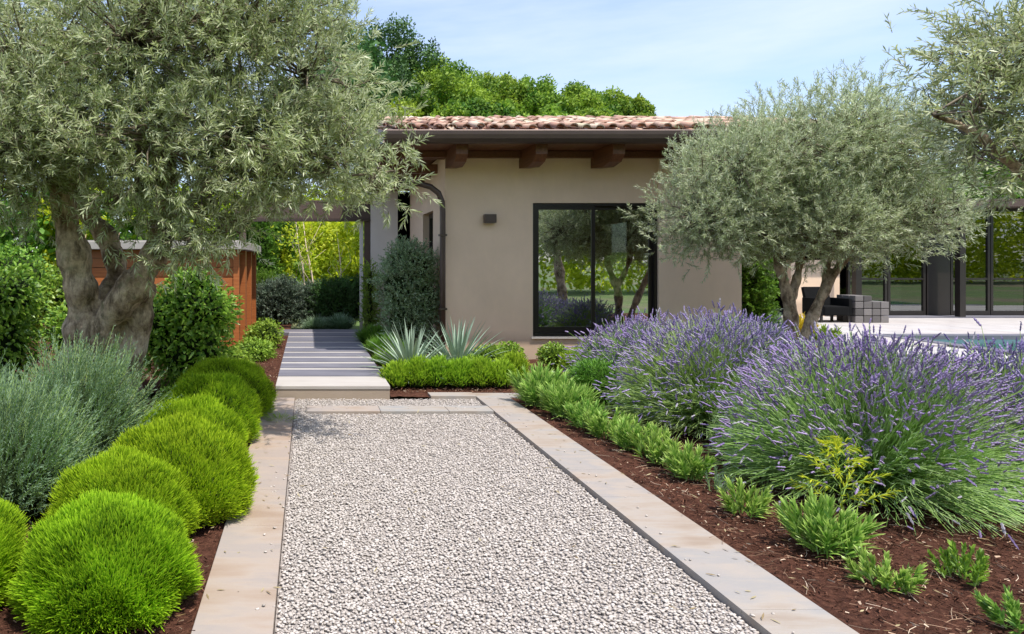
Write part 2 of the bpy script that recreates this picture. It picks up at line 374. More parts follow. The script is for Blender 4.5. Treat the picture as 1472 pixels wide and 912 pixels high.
def sprig_geo(g, P, D, Ln, pairs, lL, lW, spread=.75, K=2, tw=.0018):
    n = len(P); parts = []; bend = nrm(D+.35*runit(g, n))
    u = nrm(np.cross(D, runit(g, n))); w = np.cross(D, u); v0 = g.random(n)
    for j in range(pairs):
        t = (j+.6)/pairs; c = P+D*(Ln*t*(1-.3*t))[:, None]+bend*(Ln*t*t*.3)[:, None]
        a = j*1.9+g.uniform(0, .6, n)
        for sgn in (1, -1):
            q = (u*np.cos(a)[:, None]+w*np.sin(a)[:, None])*sgn
            d = nrm(D*.75+q*spread*(1-.5*t)+.22*runit(g, n))
            parts.append(blades(g, c, d, lL*g.uniform(.7, 1.2, n), lW*g.uniform(.8, 1.2, n), K, .08, v=np.clip(v0*.5+g.random(n)*.5, 0, 1)))
    return cat(parts), np.stack([P, P+D*(Ln*.45)[:, None]+bend*(Ln*.08)[:, None], P+D*(Ln*.7)[:, None]+bend*(Ln*.3)[:, None]], 1)

def lump_tree(seed, lobes, n, L, Wd, mat_f, trunk, name, label, catg, loc, group=None, trunk_mat=None, up=.25, scale=1, sep=.16):
    """a background tree: trunk with limbs to every lobe, leaf clumps on the lobes"""
    g = np.random.default_rng(seed); root = thing(name, label, catg, loc, group)
    # each big lobe is broken into small lumps
    small = []
    for (c, r) in lobes:
        for k in range(11):
            d = runit(g, 1)[0]; d[2] = abs(d[2])*1.0-.15
            small.append((tuple(np.array(c)+d*np.array(r)*.75), tuple(np.array(r)*g.uniform(.2, .5, 3))))
    P, O = shell_points(g, small, n, .5, .3, 1.12); m = len(P); ww = np.sin(P[:, 0]*2.1+seed)*np.sin(P[:, 1]*1.9)+np.sin(P[:, 2]*2.6+P[:, 0]*1.3+seed*2)
    D = nrm(O*.5+up*np.array([0, 0, 1.])+1.0*runit(g, m))
    geo = blades(g, P, D, L*g.uniform(.6, 1.3, m), Wd*g.uniform(.7, 1.3, m), 2, .1, [.4, 1, .2], v=np.clip(.5+.28*ww+.25*g.normal(size=m), 0, 1), up=O)
    link('crown', fol_mesh('crown', geo, mat_f), root)
    b = MB(); h = min(l[0][2] for l in lobes)
    for i, (c, r) in enumerate(lobes):
        a = Vector((0, 0, h*.55)); e = Vector(c); mid = a.lerp(e, .5)+Vector((g.uniform(-.2, .2), g.uniform(-.2, .2), -.2))
        b.tube([a, mid, e], [trunk*.5, trunk*.35, trunk*.12], 7)
    b.tube([(0, 0, -.1), (trunk*.4, 0, h*.3), (0, 0, h*.62), (0, 0, h*1.02)], [trunk*1.2, trunk, trunk*.75, trunk*.3], 9)
    b.build('trunk', trunk_mat or M['bark'], root)
    return root

# ================================================================== THE SETTING
def struct(o): o['kind'] = 'structure'; return o
# ground sheet to the horizon
b = MB(); b.box(-900, 900, -900, 900, -.6, -.16); struct(b.build('ground', M['ground']))
G = np.random.default_rng(11)
def grid_sheet(name, x0, x1, y0, y1, step, z, amp, mat, seed=0):
    nx = max(2, int((x1-x0)/step)); ny = max(2, int((y1-y0)/step)); X, Y = np.meshgrid(np.linspace(x0, x1, nx), np.linspace(y0, y1, ny))
    r = np.random.default_rng(seed); Z = np.zeros_like(X)
    for f, a in ((1.1, .45), (2.7, .3), (6.3, .18), (14, .12)):
        for _ in range(3):
            th = r.uniform(0, 6.28); Z += a/3*np.sin(f*(X*math.cos(th)+Y*math.sin(th))*2+r.uniform(0, 6))
    Z = z+amp*(Z+r.normal(size=Z.shape)*.13)
    i = np.arange(nx*ny).reshape(ny, nx); F = np.stack([i[:-1, :-1], i[:-1, 1:], i[1:, 1:], i[1:, :-1]], -1).reshape(-1, 4)
    return np.stack([X, Y, Z], -1).reshape(-1, 3), F
def join_sheets(name, sheets, mat):
    V, F, o = [], [], 0
    for v, f in sheets: V.append(v); F.append(f+o); o += len(v)
    return struct(link(name, mesh_np(name, np.concatenate(V), np.concatenate(F), mat, smooth=True)))
BEDS = [(2.372, 9.5, 1.6, 11.3, .05), (-7.5, -.508, 1.6, 8.15, .05), (-9, -.384, 8.15, 17.2, .09), (.984, 2.40, 8.20, 11.38, .05), (.984, 2.25, 11.38, 15.2, .06), (7.2, 9.4, 11.3, 14.6, .09), (9.4, 10.4, 1.6, 14.0, .09)]
def yr(bx): return 0
join_sheets('mulch_bed', [grid_sheet('m', a, b_, c, d, st, -.015 if i not in (2, 4) else .05, .03, M['mulch'], i) for i, (a, b_, c, d, st) in enumerate(BEDS)], M['mulch'])
# bark chips lying on the mulch
parts = []
for (x0, x1, y0, y1, n, lz) in ((2.4, 5.6, 1.9, 5.2, 17000, -.005), (2.4, 6, 5.2, 8.4, 7000, -.005), (1.0, 2.5, 8.45, 9.2, 1800, -.005), (-.9, -.51, 2.4, 8.1, 1600, -.005), (-2.6, -.9, 2.4, 5, 2500, -.005), (-1.2, -.4, 8.2, 14, 2500, .055)):
    P = np.stack([G.uniform(x0, x1, n), G.uniform(y0, y1, n), G.uniform(lz-.008, lz+.022, n)], -1)
    D = runit(G, n); D[:, 2] *= .25; D = nrm(D); Ln = G.uniform(.008, .034, n)**1.0; r = G.uniform(.0012, .0042, n)
    big = G.random(n) < .06; r = np.where(big, r*2, r)
    parts.append(tubes(np.stack([P, P+D*Ln[:, None]], 1), np.stack([r, r*.6], 1), 3, v=G.random(n)))
n = 900; P = np.stack([G.uniform(2.4, 5, n), G.uniform(2, 6.5, n), G.uniform(.005, .02, n)], -1); D = runit(G, n); D[:, 2] *= .1; D = nrm(D)
parts.append(tubes(np.stack([P, P+D*.05+runit(G, n)*.008, P+D*.11], 1), .0011, 3, v=G.uniform(.86, 1, n)))
geo = cat(parts); tag(link('bark_chips', mesh_np('bark_chips', geo[0], geo[1], M['chip'], {'v': geo[2]})), 'loose reddish brown bark chips scattered over the beds', 'bark mulch', kind='stuff')

# gravel: dark bed plus every stone as a small lump
b = MB(); b.box(-.146, 1.986, 1.5, 8.17, -.15, -.04); struct(b.build('gravel_bed', M['gravel_base']))
def ico():
    bm = bmesh.new(); bmesh.ops.create_icosphere(bm, subdivisions=1, radius=1); bm.verts.ensure_lookup_table()
    V = np.array([v.co[:] for v in bm.verts]); F = np.array([[v.index for v in f.verts] for f in bm.faces]); bm.free(); return V, F
IV, IF = ico()
def stones(x0, x1, y0, y1, sp, z, frac=1., smin=.55, smax=1.):
    nx = int((x1-x0)/sp); ny = int((y1-y0)/sp); X, Y = np.meshgrid(np.linspace(x0+sp/2, x1-sp/2, nx), np.linspace(y0+sp/2, y1-sp/2, ny))
    P = np.stack([X.ravel(), Y.ravel(), np.full(X.size, z)], -1); P = P[G.random(len(P)) < frac]; n = len(P)
    P[:, :2] += G.uniform(-.45, .45, (n, 2))*sp; P[:, 2] += G.uniform(-.004, .004, n)
    A = nrm(G.normal(size=(n, 3))); B = nrm(np.cross(A, runit(G, n))); C = np.cross(A, B); Rm = np.stack([A, B, C], -1)
    sc = sp*.62*G.uniform(smin, smax, (n, 1))*np.concatenate([G.uniform(.8, 1.25, (n, 1)), G.uniform(.65, 1.0, (n, 1)), G.uniform(.55, .8, (n, 1))], 1)
    V = IV[None]*(1+G.uniform(-.17, .17, (n, len(IV), 1))); V = V*sc[:, None]; V = np.einsum('nij,nkj->nki', Rm, V); V[..., 2] *= .5; V += P[:, None]
    F = IF[None]+(np.arange(n)*len(IV))[:, None, None]; return V.reshape(-1, 3), F.reshape(-1, 3), np.repeat(G.random(n), len(IV)), np.zeros(n*len(IV))
geo = cat([stones(-.135, 1.975, 1.7, 7.39, .0205, -.033), stones(-.135, 1.975, 1.7, 7.39, .0235, -.0275, .7), stones(-.13, 1.97, 7.68, 8.15, .021, -.024), stones(-.13, .0, 7.36, 7.72, .022, -.026),
           stones(-.13, 1.97, 7.70, 8.13, .024, -.016, .5)])
tag(link('gravel', mesh_np('gravel', geo[0], geo[1], M['gravel'], {'v': geo[2]}, smooth=True)), 'pale grey and cream gravel filling the stone edged bed', 'gravel', kind='stuff')

# stones kicked onto the kerbs, fallen olive leaves
geo = cat([stones(1.99, 2.16, 2, 7.5, .021, .004, .012), stones(-.26, -.15, 2, 8, .021, .004, .02), stones(0, 1.9, 7.42, 7.66, .021, .004, .02)])
tag(link('stray_stones', mesh_np('stray_stones', geo[0], geo[1], M['gravel'], {'v': geo[2]}, smooth=True)), 'single stones kicked out of the gravel onto the stone edging', 'stones', kind='stuff')
n = 900; P = np.stack([G.uniform(-.9, 4.5, n), G.uniform(2.2, 8.1, n), np.full(n, .012)], -1); inb = (P[:, 0] > -.15) & (P[:, 0] < 1.99); P = P[(~inb) | (G.random(n) < .35)]; P[:, 2] = np.where((P[:, 0] > -.15) & (P[:, 0] < 1.99), -.008, np.where((P[:, 0] > 2.37) | (P[:, 0] < -.5), .022, .006)); n = len(P)
D = runit(G, n); D[:, 2] *= .12; D = nrm(D); lf = blades(G, P, D, G.uniform(.025, .055, n), .009, 2, .0, up=np.tile([0, 0, 1.], (n, 1)))
M['drylf'] = foliage('dry_leaf', (.2, .13, .05), (.42, .36, .2), trans=.1)
tag(link('fallen_leaves', fol_mesh('fallen_leaves', lf, M['drylf'])), 'dry fallen olive leaves scattered on edging, gravel and mulch', 'fallen leaves', kind='stuff')
# stone kerbs, in slabs
b = MB(); rr = random.Random(3); y = 1.2
while y < 8.35:
    e = min(y+rr.uniform(.55, .95), 8.42); b.box(1.99, 2.368, y, e-.0012, -.12, rr.uniform(-.0005, .0005), v=rr.random()*.5, bev=.0025); y = e
y = 1.2
while y < 8.1:
    e = min(y+rr.uniform(.5, .9), 8.165); b.box(-.50, -.15, y, e-.0012, -.12, rr.uniform(-.0005, .0005), v=.4+rr.random()*.6, bev=.0025); y = e
x = -.005
while x < 1.98:
    e = min(x+rr.uniform(.5, .9), 1.986); b.box(x, e-.004, 7.40, 7.68, -.12, rr.uniform(-.001, .001), v=rr.random()*.7, bev=.005); x = e
b.box(1.45, 1.984, 8.17, 8.40, -.12, .012, v=.3, bev=.005); b.box(2.372, 2.68, 8.17, 8.42, -.12, -.001, v=.2, bev=.005)
struct(b.build('stone_kerb', M['kerb']))

# raised slab path
b = MB(); b.box(-.37, .965, 8.175, 14.4, -.1, .085, bev=.004); b.box(-.372, .967, 8.168, 8.3, -.12, .0895, bev=.003); pr = struct(b.build('path_riser', M['riser']))
b = MB(); b.box(-.375, .97, 8.16, 8.84, .09, .13, v=.12, bev=.006)
ys = [8.88, 9.55, 10.12, 10.70, 11.27, 11.92, 12.66, 13.55, 14.35]
for a, c in zip(ys, ys[1:]): b.box(-.375, .97, c-.15, c-.02, .088, .127, v=.05, bev=.004)
struct(b.build('path_strips', M['slab_pale']))
b = MB()
for a, c in zip(ys, ys[1:]): b.box(-.375, .97, a, c-.16, .088, .131, v=0, bev=.004)
b.box(-.8, 1.6, 14.37, 15.1, .0, .11, v=.1, bev=.004)
struct(b.build('path', M['slab']))

# terrace, pool, lawn
b = MB()
for i in range(14):
    for j in range(5): b.box(9.45+i*1.25, 9.45+(i+1)*1.25-.012, 15.1+j*1.2, 15.1+(j+1)*1.2-.012, -.2, .0, v=random.random()*.25)
for j in range(3): b.box(7.4, 9.43, 16.3+j*1.2, 16.3+(j+1)*1.2-.012, -.2, -.002, v=random.random()*.2)
for i in range(5): b.box(9.45+i*.6, 9.45+(i+1)*.6-.01, 13.2, 15.09, -.2, -.001, v=random.random()*.25)
struct(b.build('terrace', M['terrace']))
b = MB(); b.box(12.5, 24, 9.5, 14.75, -1.2, -.07); struct(b.build('pool_water', M['water']))
b = MB(); b.box(12.48, 24.3, 14.76, 15.09, -.3, .015, bev=.01); b.box(12.14, 12.46, 9.0, 15.09, -.3, .012, bev=.01); b.box(12.48, 24.3, 9.0, 9.48, -.3, .012, bev=.01); struct(b.build('pool_coping', M['slab']))
b = MB(); b.box(10.42, 12.13, 1.5, 13.18, -.2, -.03); struct(b.build('side_path', M['terrace']))
bm = MB(); bm.box(4, 40, 26.5, 60, -.3, .25); bm.poly([(5, 27, .2), (5, 33, 1.75), (5, 50, 2.2), (5, 50, 0)], (45, 0, 0)); struct(bm.build('lawn_bank', M['lawn']))

# ================================================================== THE HOUSE
house = thing('villa', 'single storey beige plastered villa with terracotta roof and exposed rafter tails', 'house', (4.7, 11.4, 0))
def hb(b, name, mat, parent=house, **k):
    o = b.build(name, mat, parent)
    if parent is not None:                              # geometry is written in world coordinates
        loc = Vector((0, 0, 0)); q = parent
        while q is not None: loc += q.location; q = q.parent
        o.location = -loc
    if k.get('label'): o['label'] = k['label']
    return o
X0, X1, YW, YB, ZT = 2.257, 7.09, 11.4, 17.0, 3.36
wx0, wx1, wz0, wz1 = 3.694, 5.745, .357, 2.546
b = MB()
b.box(X0, wx0, YW, YW+.3, -.2, ZT); b.box(wx0, wx1, YW, YW+.3, -.2, wz0); b.box(wx0, wx1, YW, YW+.3, wz1, ZT)
b.box(X0, X0+.3, YW+.302, 12.5, -.2, ZT); b.box(X0, X0+.3, 12.5, 13.6, 2.5, ZT); b.box(X0, X0+.3, 13.6, 15.3, -.2, ZT)
b.box(X1-.25, X1, YW+.31, 14.9, -.2, ZT); b.box(X1-.25, X1, 14.9, 16.6, 2.45, ZT); b.box(X1-.25, X1, 14.9, 16.6, -.2, .3); b.box(X1-.25, X1, 16.6, 17.3, -.2, ZT)
b.box(X0+.3, X1-.25, 17.0, 17.3, -.2, ZT)
hb(b, 'wall', M['plaster'])
b = MB(); b.box(wx1, X1+.012, YW-.02, YW+.28, -.2, ZT-.004); hb(b, 'wall_panel', M['plaster_sunlit_tone'], label='wall panel right of the window, coloured paler as if sunlit')
b = MB(); b.box(1.39, 1.985, 15.3, 17.0, -.1, 3.2); hb(b, 'wall', M['plaster_white'], label='white plastered wall end beside the passage')
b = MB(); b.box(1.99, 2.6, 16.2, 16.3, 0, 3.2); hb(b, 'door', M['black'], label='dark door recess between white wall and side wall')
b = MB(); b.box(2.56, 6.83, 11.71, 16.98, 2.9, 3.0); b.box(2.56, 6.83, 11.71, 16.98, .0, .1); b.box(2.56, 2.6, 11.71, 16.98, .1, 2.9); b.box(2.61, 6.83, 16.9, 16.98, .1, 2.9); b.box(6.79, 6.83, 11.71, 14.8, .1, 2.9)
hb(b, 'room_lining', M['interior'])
# side window in the left wall
b = MB(); b.box(X0+.12, X0+.2, 12.5, 12.58, 0, 2.5); b.box(X0+.12, X0+.2, 13.52, 13.6, 0, 2.5); b.box(X0+.12, X0+.2, 12.58, 13.52, 2.42, 2.5); b.box(X0+.12, X0+.2, 12.58, 13.52, 0, .08)
sw = hb(b, 'window', M['frame'], label='narrow dark window in the side wall'); b = MB(); b.box(X0+.15, X0+.165, 12.57, 13.53, .07, 2.43); o = b.build('pane', M['glass'], sw)
# the big sliding window
win = bpy.data.objects.new('window', None); COL.objects.link(win); win.parent = house; win['label'] = 'large black framed two pane sliding window'
def rect_frame(b, x0, x1, z0, z1, y0, y1, w, wb=None):
    wb = wb or w; b.box(x0, x0+w, y0, y1, z0, z1, bev=.003); b.box(x1-w, x1, y0, y1, z0, z1, bev=.003); b.box(x0+w, x1-w, y0, y1, z1-w, z1, bev=.003); b.box(x0+w, x1-w, y0, y1, z0, z0+wb, bev=.003)
def wb_(b, name, mat, parent=win): o = b.build(name, mat, parent); o.location = -house.location if parent is win else (0, 0, 0); return o
b = MB(); rect_frame(b, wx0+.001, wx1-.001, wz0+.001, wz1-.001, YW+.02, YW+.16, .045); wb_(b, 'frame', M['frame'])
mid = 4.70
for (a, c, y0) in ((wx0+.047, mid+.03, YW+.035), (mid-.03, wx1-.047, YW+.085)):
    b = MB(); rect_frame(b, a, c, wz0+.047, wz1-.047, y0, y0+.045, .06, .11); s_ = wb_(b, 'sash', M['frame'])
    b = MB(); b.box(a+.055, c-.055, y0+.018, y0+.03, wz0+.15, wz1-.1); g_ = b.build('pane', M['glass'], s_)
b = MB(); b.box(wx0-.03, wx1+.0, YW-.035, YW+.018, wz0-.035, wz0-.002, bev=.004); wb_(b, 'sill', M['plaster_white'])
# rafter tails under the front eave
tails = [2.257, 3.466, 4.64, 5.87, 6.9]
prof = lambda x: [(x, YW-.002, 3.11), (x, YW-.002, ZT+.02), (x, 10.56, ZT+.02), (x, 10.56, 3.22), (x, 10.68, 3.12), (x, 10.95, 3.07), (x, 11.15, 3.09)]
for i, x in enumerate(tails):
    b = MB(); b.poly(prof(x), (.18, 0, 0)); hb(b, 'rafter_tail', M['rafter'])
for y in (12.05, 12.7, 13.4, 14.05, 14.7, 15.1):
    b = MB(); b.box(1.22+random.uniform(-.03, .03), X0-.002, y, y+.14, 3.12, 3.27); hb(b, 'rafter_tail', M['rafter'])
b = MB(); b.box(1.2, 8.58, 10.5, 11.397, 3.385, 3.42); b.box(1.2, X0-.002, 11.4, 17.3, 3.385, 3.419); b.box(7.12, 8.58, 11.4, 17.3, 3.385, 3.42); b.box(1.25, 8.5, YW-.12, YW-.004, 3.275, 3.375); b.box(1.2, X0+.1, 11.41, 11.5, 3.27, 3.38); hb(b, 'soffit', M['rafter'])
RX0, RX1 = 1.16, 8.6  # right overhang lengthened, unseen behind the olive, to shade the wall
b = MB(); b.poly([(RX0+.03, 10.46, 3.44), (RX0+.03, 10.46, 3.53), (RX0+.03, 13.8, 4.33), (RX0+.03, 17.5, 3.5), (RX0+.03, 17.5, 3.42)], (RX1-RX0-.06, 0, 0)); roof = hb(b, 'roof', M['rafter'])
# terracotta tiles: cambered pieces in overlapping, slightly disordered courses
b = MB(); rr = random.Random(5); slope = math.atan(.24)
def tile(cx, cy, cz, w, ln, sg, v, yaw, roll):
    k = 6; mt = Matrix.Translation((cx, cy, cz)) @ Matrix.Rotation(slope+rr.uniform(-.03, .05), 4, 'X') @ Matrix.Rotation(yaw, 4, 'Z') @ Matrix.Rotation(roll, 4, 'Y')
    rings = []
    for (yy, ww) in ((0, w), (ln, w*.82)):
        o_ = [];
        for th_, q in ((.0, 0), (-.016, 1)):
            for i in range(k+1):
                a = math.pi*i/k; o_.append(b.bm.verts.new(mt @ Vector((-math.cos(a)*ww/2, yy, sg*(math.sin(a)*ww*.36)+th_*1.0))))
        for q in o_: q[b.lay] = v
        rings.append(o_)
    A, B = rings; n = k+1
    for i in range(k):
        b.bm.faces.new((A[i], A[i+1], B[i+1], B[i])).smooth = True; b.bm.faces.new((A[n+i], B[n+i], B[n+i+1], A[n+i+1])).smooth = True
        b.bm.faces.new((A[i], A[n+i], A[n+i+1], A[i+1])); b.bm.faces.new((B[i], B[i+1], B[n+i+1], B[n+i]))
    b.bm.faces.new((A[0], B[0], B[n], A[n])); b.bm.faces.new((A[k], A[n+k], B[n+k], B[k]))
ncol = 37
for row in range(10):
    for c in range(ncol):
        x = RX0+.1+c*(RX1-RX0-.2)/(ncol-1); y = 10.42+row*.345; z = 3.545+(y-10.42)*.24+.012
        tile(x+rr.uniform(-.012, .012), y+rr.uniform(-.03, .03), z, .125, .42, -1, rr.random(), rr.uniform(-.05, .05), 0)
        tile(x+.098+rr.uniform(-.02, .02), y-.03+rr.uniform(-.05, .05), z+.035+rr.uniform(0, .02), .135, .42, 1, rr.random(), rr.uniform(-.14, .14), rr.uniform(-.12, .12))
o = b.build('roof_tiles', M['tile'], roof)
b = MB()
for c in range(23): b.box(RX0+c*.31, RX0+c*.31+.3, 13.68, 13.92, 4.36+rr.uniform(-.01, .015), 4.40, v=rr.random(), bev=.012)
b.build('ridge_tiles', M['tile'], roof)
# gutters (open half-round troughs with a rolled lip) and the downpipe
def gutter(b, p0, p1, r=.095, face=Vector((0, -1, 0))):
    p0 = Vector(p0); p1 = Vector(p1); rings = []
    prof_ = [(-.088, .09), (-.1, .075), (-.098, .02), (-.085, -.04), (-.05, -.09), (0, -.108), (.05, -.1), (.08, -.06), (.088, .09), (.078, .088), (.07, -.05), (.045, -.085), (0, -.093), (-.045, -.078), (-.072, -.035), (-.083, .02)]
    for p in (p0, p1): rings.append([b.bm.verts.new(p-face*q[0]*1.0+Vector((0, 0, q[1]))) for q in prof_])
    n = len(prof_)
    for i in range(n): b.bm.faces.new((rings[0][i], rings[0][(i+1) % n], rings[1][(i+1) % n], rings[1][i]))
    for rg in rings: b.bm.faces.new(rg)
b = MB(); gutter(b, (RX0-.02, 10.37, 3.45), (RX1+.02, 10.37, 3.45)); gutter(b, (RX0-.08, 10.48, 3.448), (RX0-.08, 17.4, 3.448), face=Vector((-1, 0, 0)))
hb(b, 'gutter', M['bronze'])
b = MB(); b.tube([(1.1, 11.15, 3.36), (1.12, 11.2, 3.1), (1.2, 11.25, 2.97), (1.4, 11.26, 2.92), (1.75, 11.28, 2.87), (2.0, 11.3, 2.80), (2.13, 11.31, 2.7), (2.19, 11.32, 2.56), (2.2, 11.32, 2.4), (2.2, 11.32, 1.4), (2.2, 11.32, 0)], .047, 14)
dp = hb(b, 'downpipe', M['bronze'])
for z in (.8, 2.0): b = MB(); b.box(2.14, 2.262, 11.26, 11.38, z, z+.03); b.build('pipe_bracket', M['bronze'], dp)
# wall lamp
wl = thing('wall_lamp', 'small dark box wall lamp on the beige facade left of the window', 'wall lamp', (2.975, YW, 2.28))
b = MB(); b.box(2.875, 3.065, YW-.13, YW-.028, 2.215, 2.355, bev=.006); hb(b, 'lamp_shade', M['bronze'], wl)
b = MB(); b.box(2.92, 3.02, YW-.03, YW-.001, 2.24, 2.33); hb(b, 'bracket', M['frame'], wl)
b = MB(); b.box(2.9, 3.04, YW-.11, YW-.05, 2.209, 2.2145); hb(b, 'lens', M['fabric'], wl)
# furniture seen through the glass
sf = thing('sofa', 'low light grey sofa seen through the right window pane', 'sofa', (5.6, 14.2, .1))
b = MB(); b.box(4.9, 6.6, 13.8, 14.6, .25, .45, bev=.04); hb(b, 'seat', M['fabric'], sf)
b = MB(); b.box(4.9, 6.6, 14.4, 14.65, .45, .85, bev=.05); hb(b, 'backrest', M['fabric'], sf)
for x in (4.95, 6.5):
    for y in (13.85, 14.5): b = MB(); b.box(x, x+.05, y, y+.05, .1, .25); hb(b, 'leg', M['frame'], sf)
ct = thing('coffee_table', 'low dark coffee table inside behind the left window pane', 'table', (4.6, 12.9, .1))
b = MB(); b.box(4.2, 5.2, 12.6, 13.2, .42, .46, bev=.005); hb(b, 'tabletop', M['frame'], ct)
for (x, y) in ((4.23, 12.63), (5.13, 12.63), (4.23, 13.13), (5.13, 13.13)):
    b = MB(); b.box(x, x+.04, y, y+.04, .1, .42); hb(b, 'leg', M['frame'], ct)

# ------------------------------------------------------------------ passage lintel with posts
pg = thing('pergola', 'grey brown beam on posts spanning the end of the slab path', 'pergola', (.2, 15.4, 0))
b = MB(); b.box(-1.6, 1.387, 15.32, 15.5, 2.52, 2.93, bev=.006); hb(b, 'beam', M['beam'], pg)
b = MB(); b.box(-1.62, 1.386, 15.28, 15.54, 2.47, 2.515, bev=.004); hb(b, 'beam_trim', M['bronze'], pg)
b = MB(); b.box(1.26, 1.385, 15.33, 15.47, 0, 2.468); hb(b, 'post', M['beam'], pg)
b = MB(); b.box(1.16, 1.235, 15.42, 15.50, 0, 2.468); hb(b, 'post', M['plaster_white'], pg, label='thin pale post at the right of the opening')
b = MB(); b.box(-1.5, -1.36, 15.33, 15.47, 0, 2.468); hb(b, 'post', M['beam'], pg)

# ------------------------------------------------------------------ cedar shed
sh = thing('cedar_shed', 'orange cedar board shed with pale flat roof left of the path', 'shed', (-2.5, 12, 0))
b = MB(); rr = random.Random(9); z = 0.0
while z < 1.78:
    h = .165; b.box(-4.0, -1.285, 12.02+rr.uniform(0, .006), 12.05, z, min(z+h-.012, 1.79), v=rr.random()*.8); z += h
hb(b, 'front_boards', M['cedar'], sh)
b = MB(); b.box(-3.99, -1.3, 12.052, 12.07, 0, 1.78); hb(b, 'backing', M['rafter'], sh)
b = MB(); z = 0
while z < 1.78: b.box(-1.50, -1.47, 12.1, 16.3, z, min(z+.159, 1.79), v=.7+rr.random()*.3); z += .165
b.box(-4.0, -1.5, 16.3, 16.34, 0, 1.79, v=.5); b.box(-4.0, -3.97, 12.08, 16.29, 0, 1.79, v=.5); hb(b, 'side_boards', M['rafter'], sh)  # boards coloured dark to stand in for the dark gaps between the posts
for (y, w) in ((12.0, .1), (13.2, .34), (14.6, .16), (15.9, .14)):
    b = MB(); b.box(-1.28, -1.18, y, y+w, 0, 1.79, v=.15, bev=.004); hb(b, 'post', M['cedar'], sh)
b = MB(); b.box(-4.2, -1.1, 11.85, 16.5, 1.795, 1.93, bev=.01); b.box(-4.18, -1.12, 11.87, 16.48, 1.93, 1.95); hb(b, 'roof', M['slab_pale'], sh)

# ------------------------------------------------------------------ garden pavilion on the right
pv = thing('garden_pavilion', 'low building of black framed glass doors behind the terrace', 'pavilion', (18, 20, 0))
b = MB(); b.box(11.2, 34, 23.5, 23.8, -.2, 3.1); b.box(11.2, 11.5, 20.0, 23.49, -.2, 3.1); hb(b, 'wall', M['plaster'], pv)
b = MB(); b.box(13.9, 15.3, 20.0, 20.2, -.2, 1.62); hb(b, 'wall', M['plaster'], pv, label='low beige wall behind the olive trunk')
b = MB(); b.box(11.0, 34.5, 19.3, 24.2, 3.1, 3.32, bev=.01); hb(b, 'roof', M['beam'], pv)
b = MB(); b.box(11.5, 34, 20.3, 23.45, -.15, .02); b.box(15.4, 34, 19.4, 20.2, -.14, .03); hb(b, 'floor', M['slab'], pv)
b = MB()
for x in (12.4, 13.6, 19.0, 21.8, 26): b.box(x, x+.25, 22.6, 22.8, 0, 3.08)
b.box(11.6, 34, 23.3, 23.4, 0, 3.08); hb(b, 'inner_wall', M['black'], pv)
xs = [15.5, 16.65, 17.75, 18.45, 19.6, 20.7, 22.0, 23.2, 24.4, 25.6, 26.8, 28]
for i, (a, c) in enumerate(zip(xs, xs[1:])):
    dark = i in (2,)
    b = MB()
    if dark: b.box(a+.02, c-.02, 19.95, 20.05, .04, 3.08)
    else: rect_frame(b, a+.01, c-.01, .04, 3.08, 19.96, 20.04, .07, .12); b.box(a+.08, c-.08, 19.965, 20.035, 1.05, 1.1)
    d = hb(b, 'glass_door', M['frame'], pv)
    if not dark:
        b = MB(); b.box(a+.075, c-.075, 19.995, 20.007, .15, 3.02); b.build('pane', M['dark_glass'], d)
for x in (15.3, 18.2, 21.4, 25): b = MB(); b.box(x, x+.16, 19.4, 19.56, 0.03, 3.09); hb(b, 'post', M['frame'], pv)

# woven block seat / stacked stone cube planter and black armchair
sp_ = thing('stone_cube_planter', 'stepped stack of grey stone cubes on the terrace', 'planter', (14.3, 18.2, 0)); b = MB(); rr = random.Random(2)
for i in range(4):
    for k in range(4):
        if k == 3 and i > 1: continue
        for j in range(3): b.box(14.1+i*.22, 14.1+i*.22+.205, 17.9+j*.22, 17.9+j*.22+.205, k*.185, k*.185+.172-(.03 if k == 3 else 0), v=rr.random(), bev=.02)
hb(b, 'stone_cubes', M['blocks'], sp_)
ac = thing('armchair', 'black armchair on the terrace left of the stone cubes', 'armchair', (13.6, 18.2, 0))
b = MB(); b.box(13.3, 13.95, 17.9, 18.6, .18, .42, bev=.04); hb(b, 'seat', M['black'], ac)
b = MB(); b.poly([(13.3, 18.5, .4), (13.3, 18.62, .4), (13.3, 18.75, .88), (13.3, 18.66, .9)], (.65, 0, 0)); hb(b, 'backrest', M['black'], ac)
for x in (13.22, 13.95): b = MB(); b.box(x, x+.08, 17.92, 18.6, .18, .62, bev=.02); hb(b, 'armrest', M['black'], ac)
for (x, y) in ((13.25, 17.95), (13.95, 17.95), (13.25, 18.52), (13.95, 18.52)): b = MB(); b.box(x, x+.05, y, y+.05, 0, .18); hb(b, 'leg', M['frame'], ac)
um = thing('parasol', 'pale green parasol open beyond the villa corner', 'parasol', (10.6, 17.5, 0))
b = MB(); n = 8; c = [b.bm.verts.new((10.6+1.15*math.cos(2*math.pi*i/n), 18.5+1.15*math.sin(2*math.pi*i/n), 1.62)) for i in range(n)]; t_ = b.bm.verts.new((10.6, 18.5, 2.0)); t2 = b.bm.verts.new((10.6, 18.5, 1.97)); c2 = [b.bm.verts.new(q.co+Vector((0, 0, -.02))) for q in c]
for i in range(n): b.bm.faces.new((c[i], c[(i+1) % n], t_)); b.bm.faces.new((c2[i], t2, c2[(i+1) % n])); b.bm.faces.new((c[i], c2[i], c2[(i+1) % n], c[(i+1) % n]))
M['parasol'] = plain('parasol_cloth', (.3, .5, .28), rough=.8); hb(b, 'canopy', M['parasol'], um)
b = MB(); b.tube([(10.6, 18.5, 0), (10.6, 18.5, 2.05)], .022, 10); hb(b, 'pole', M['frame'], um)
b = MB(); b.tube([(10.6, 18.5, -.01), (10.6, 18.5, .05)], .25, 20); hb(b, 'base', M['slab'], um)

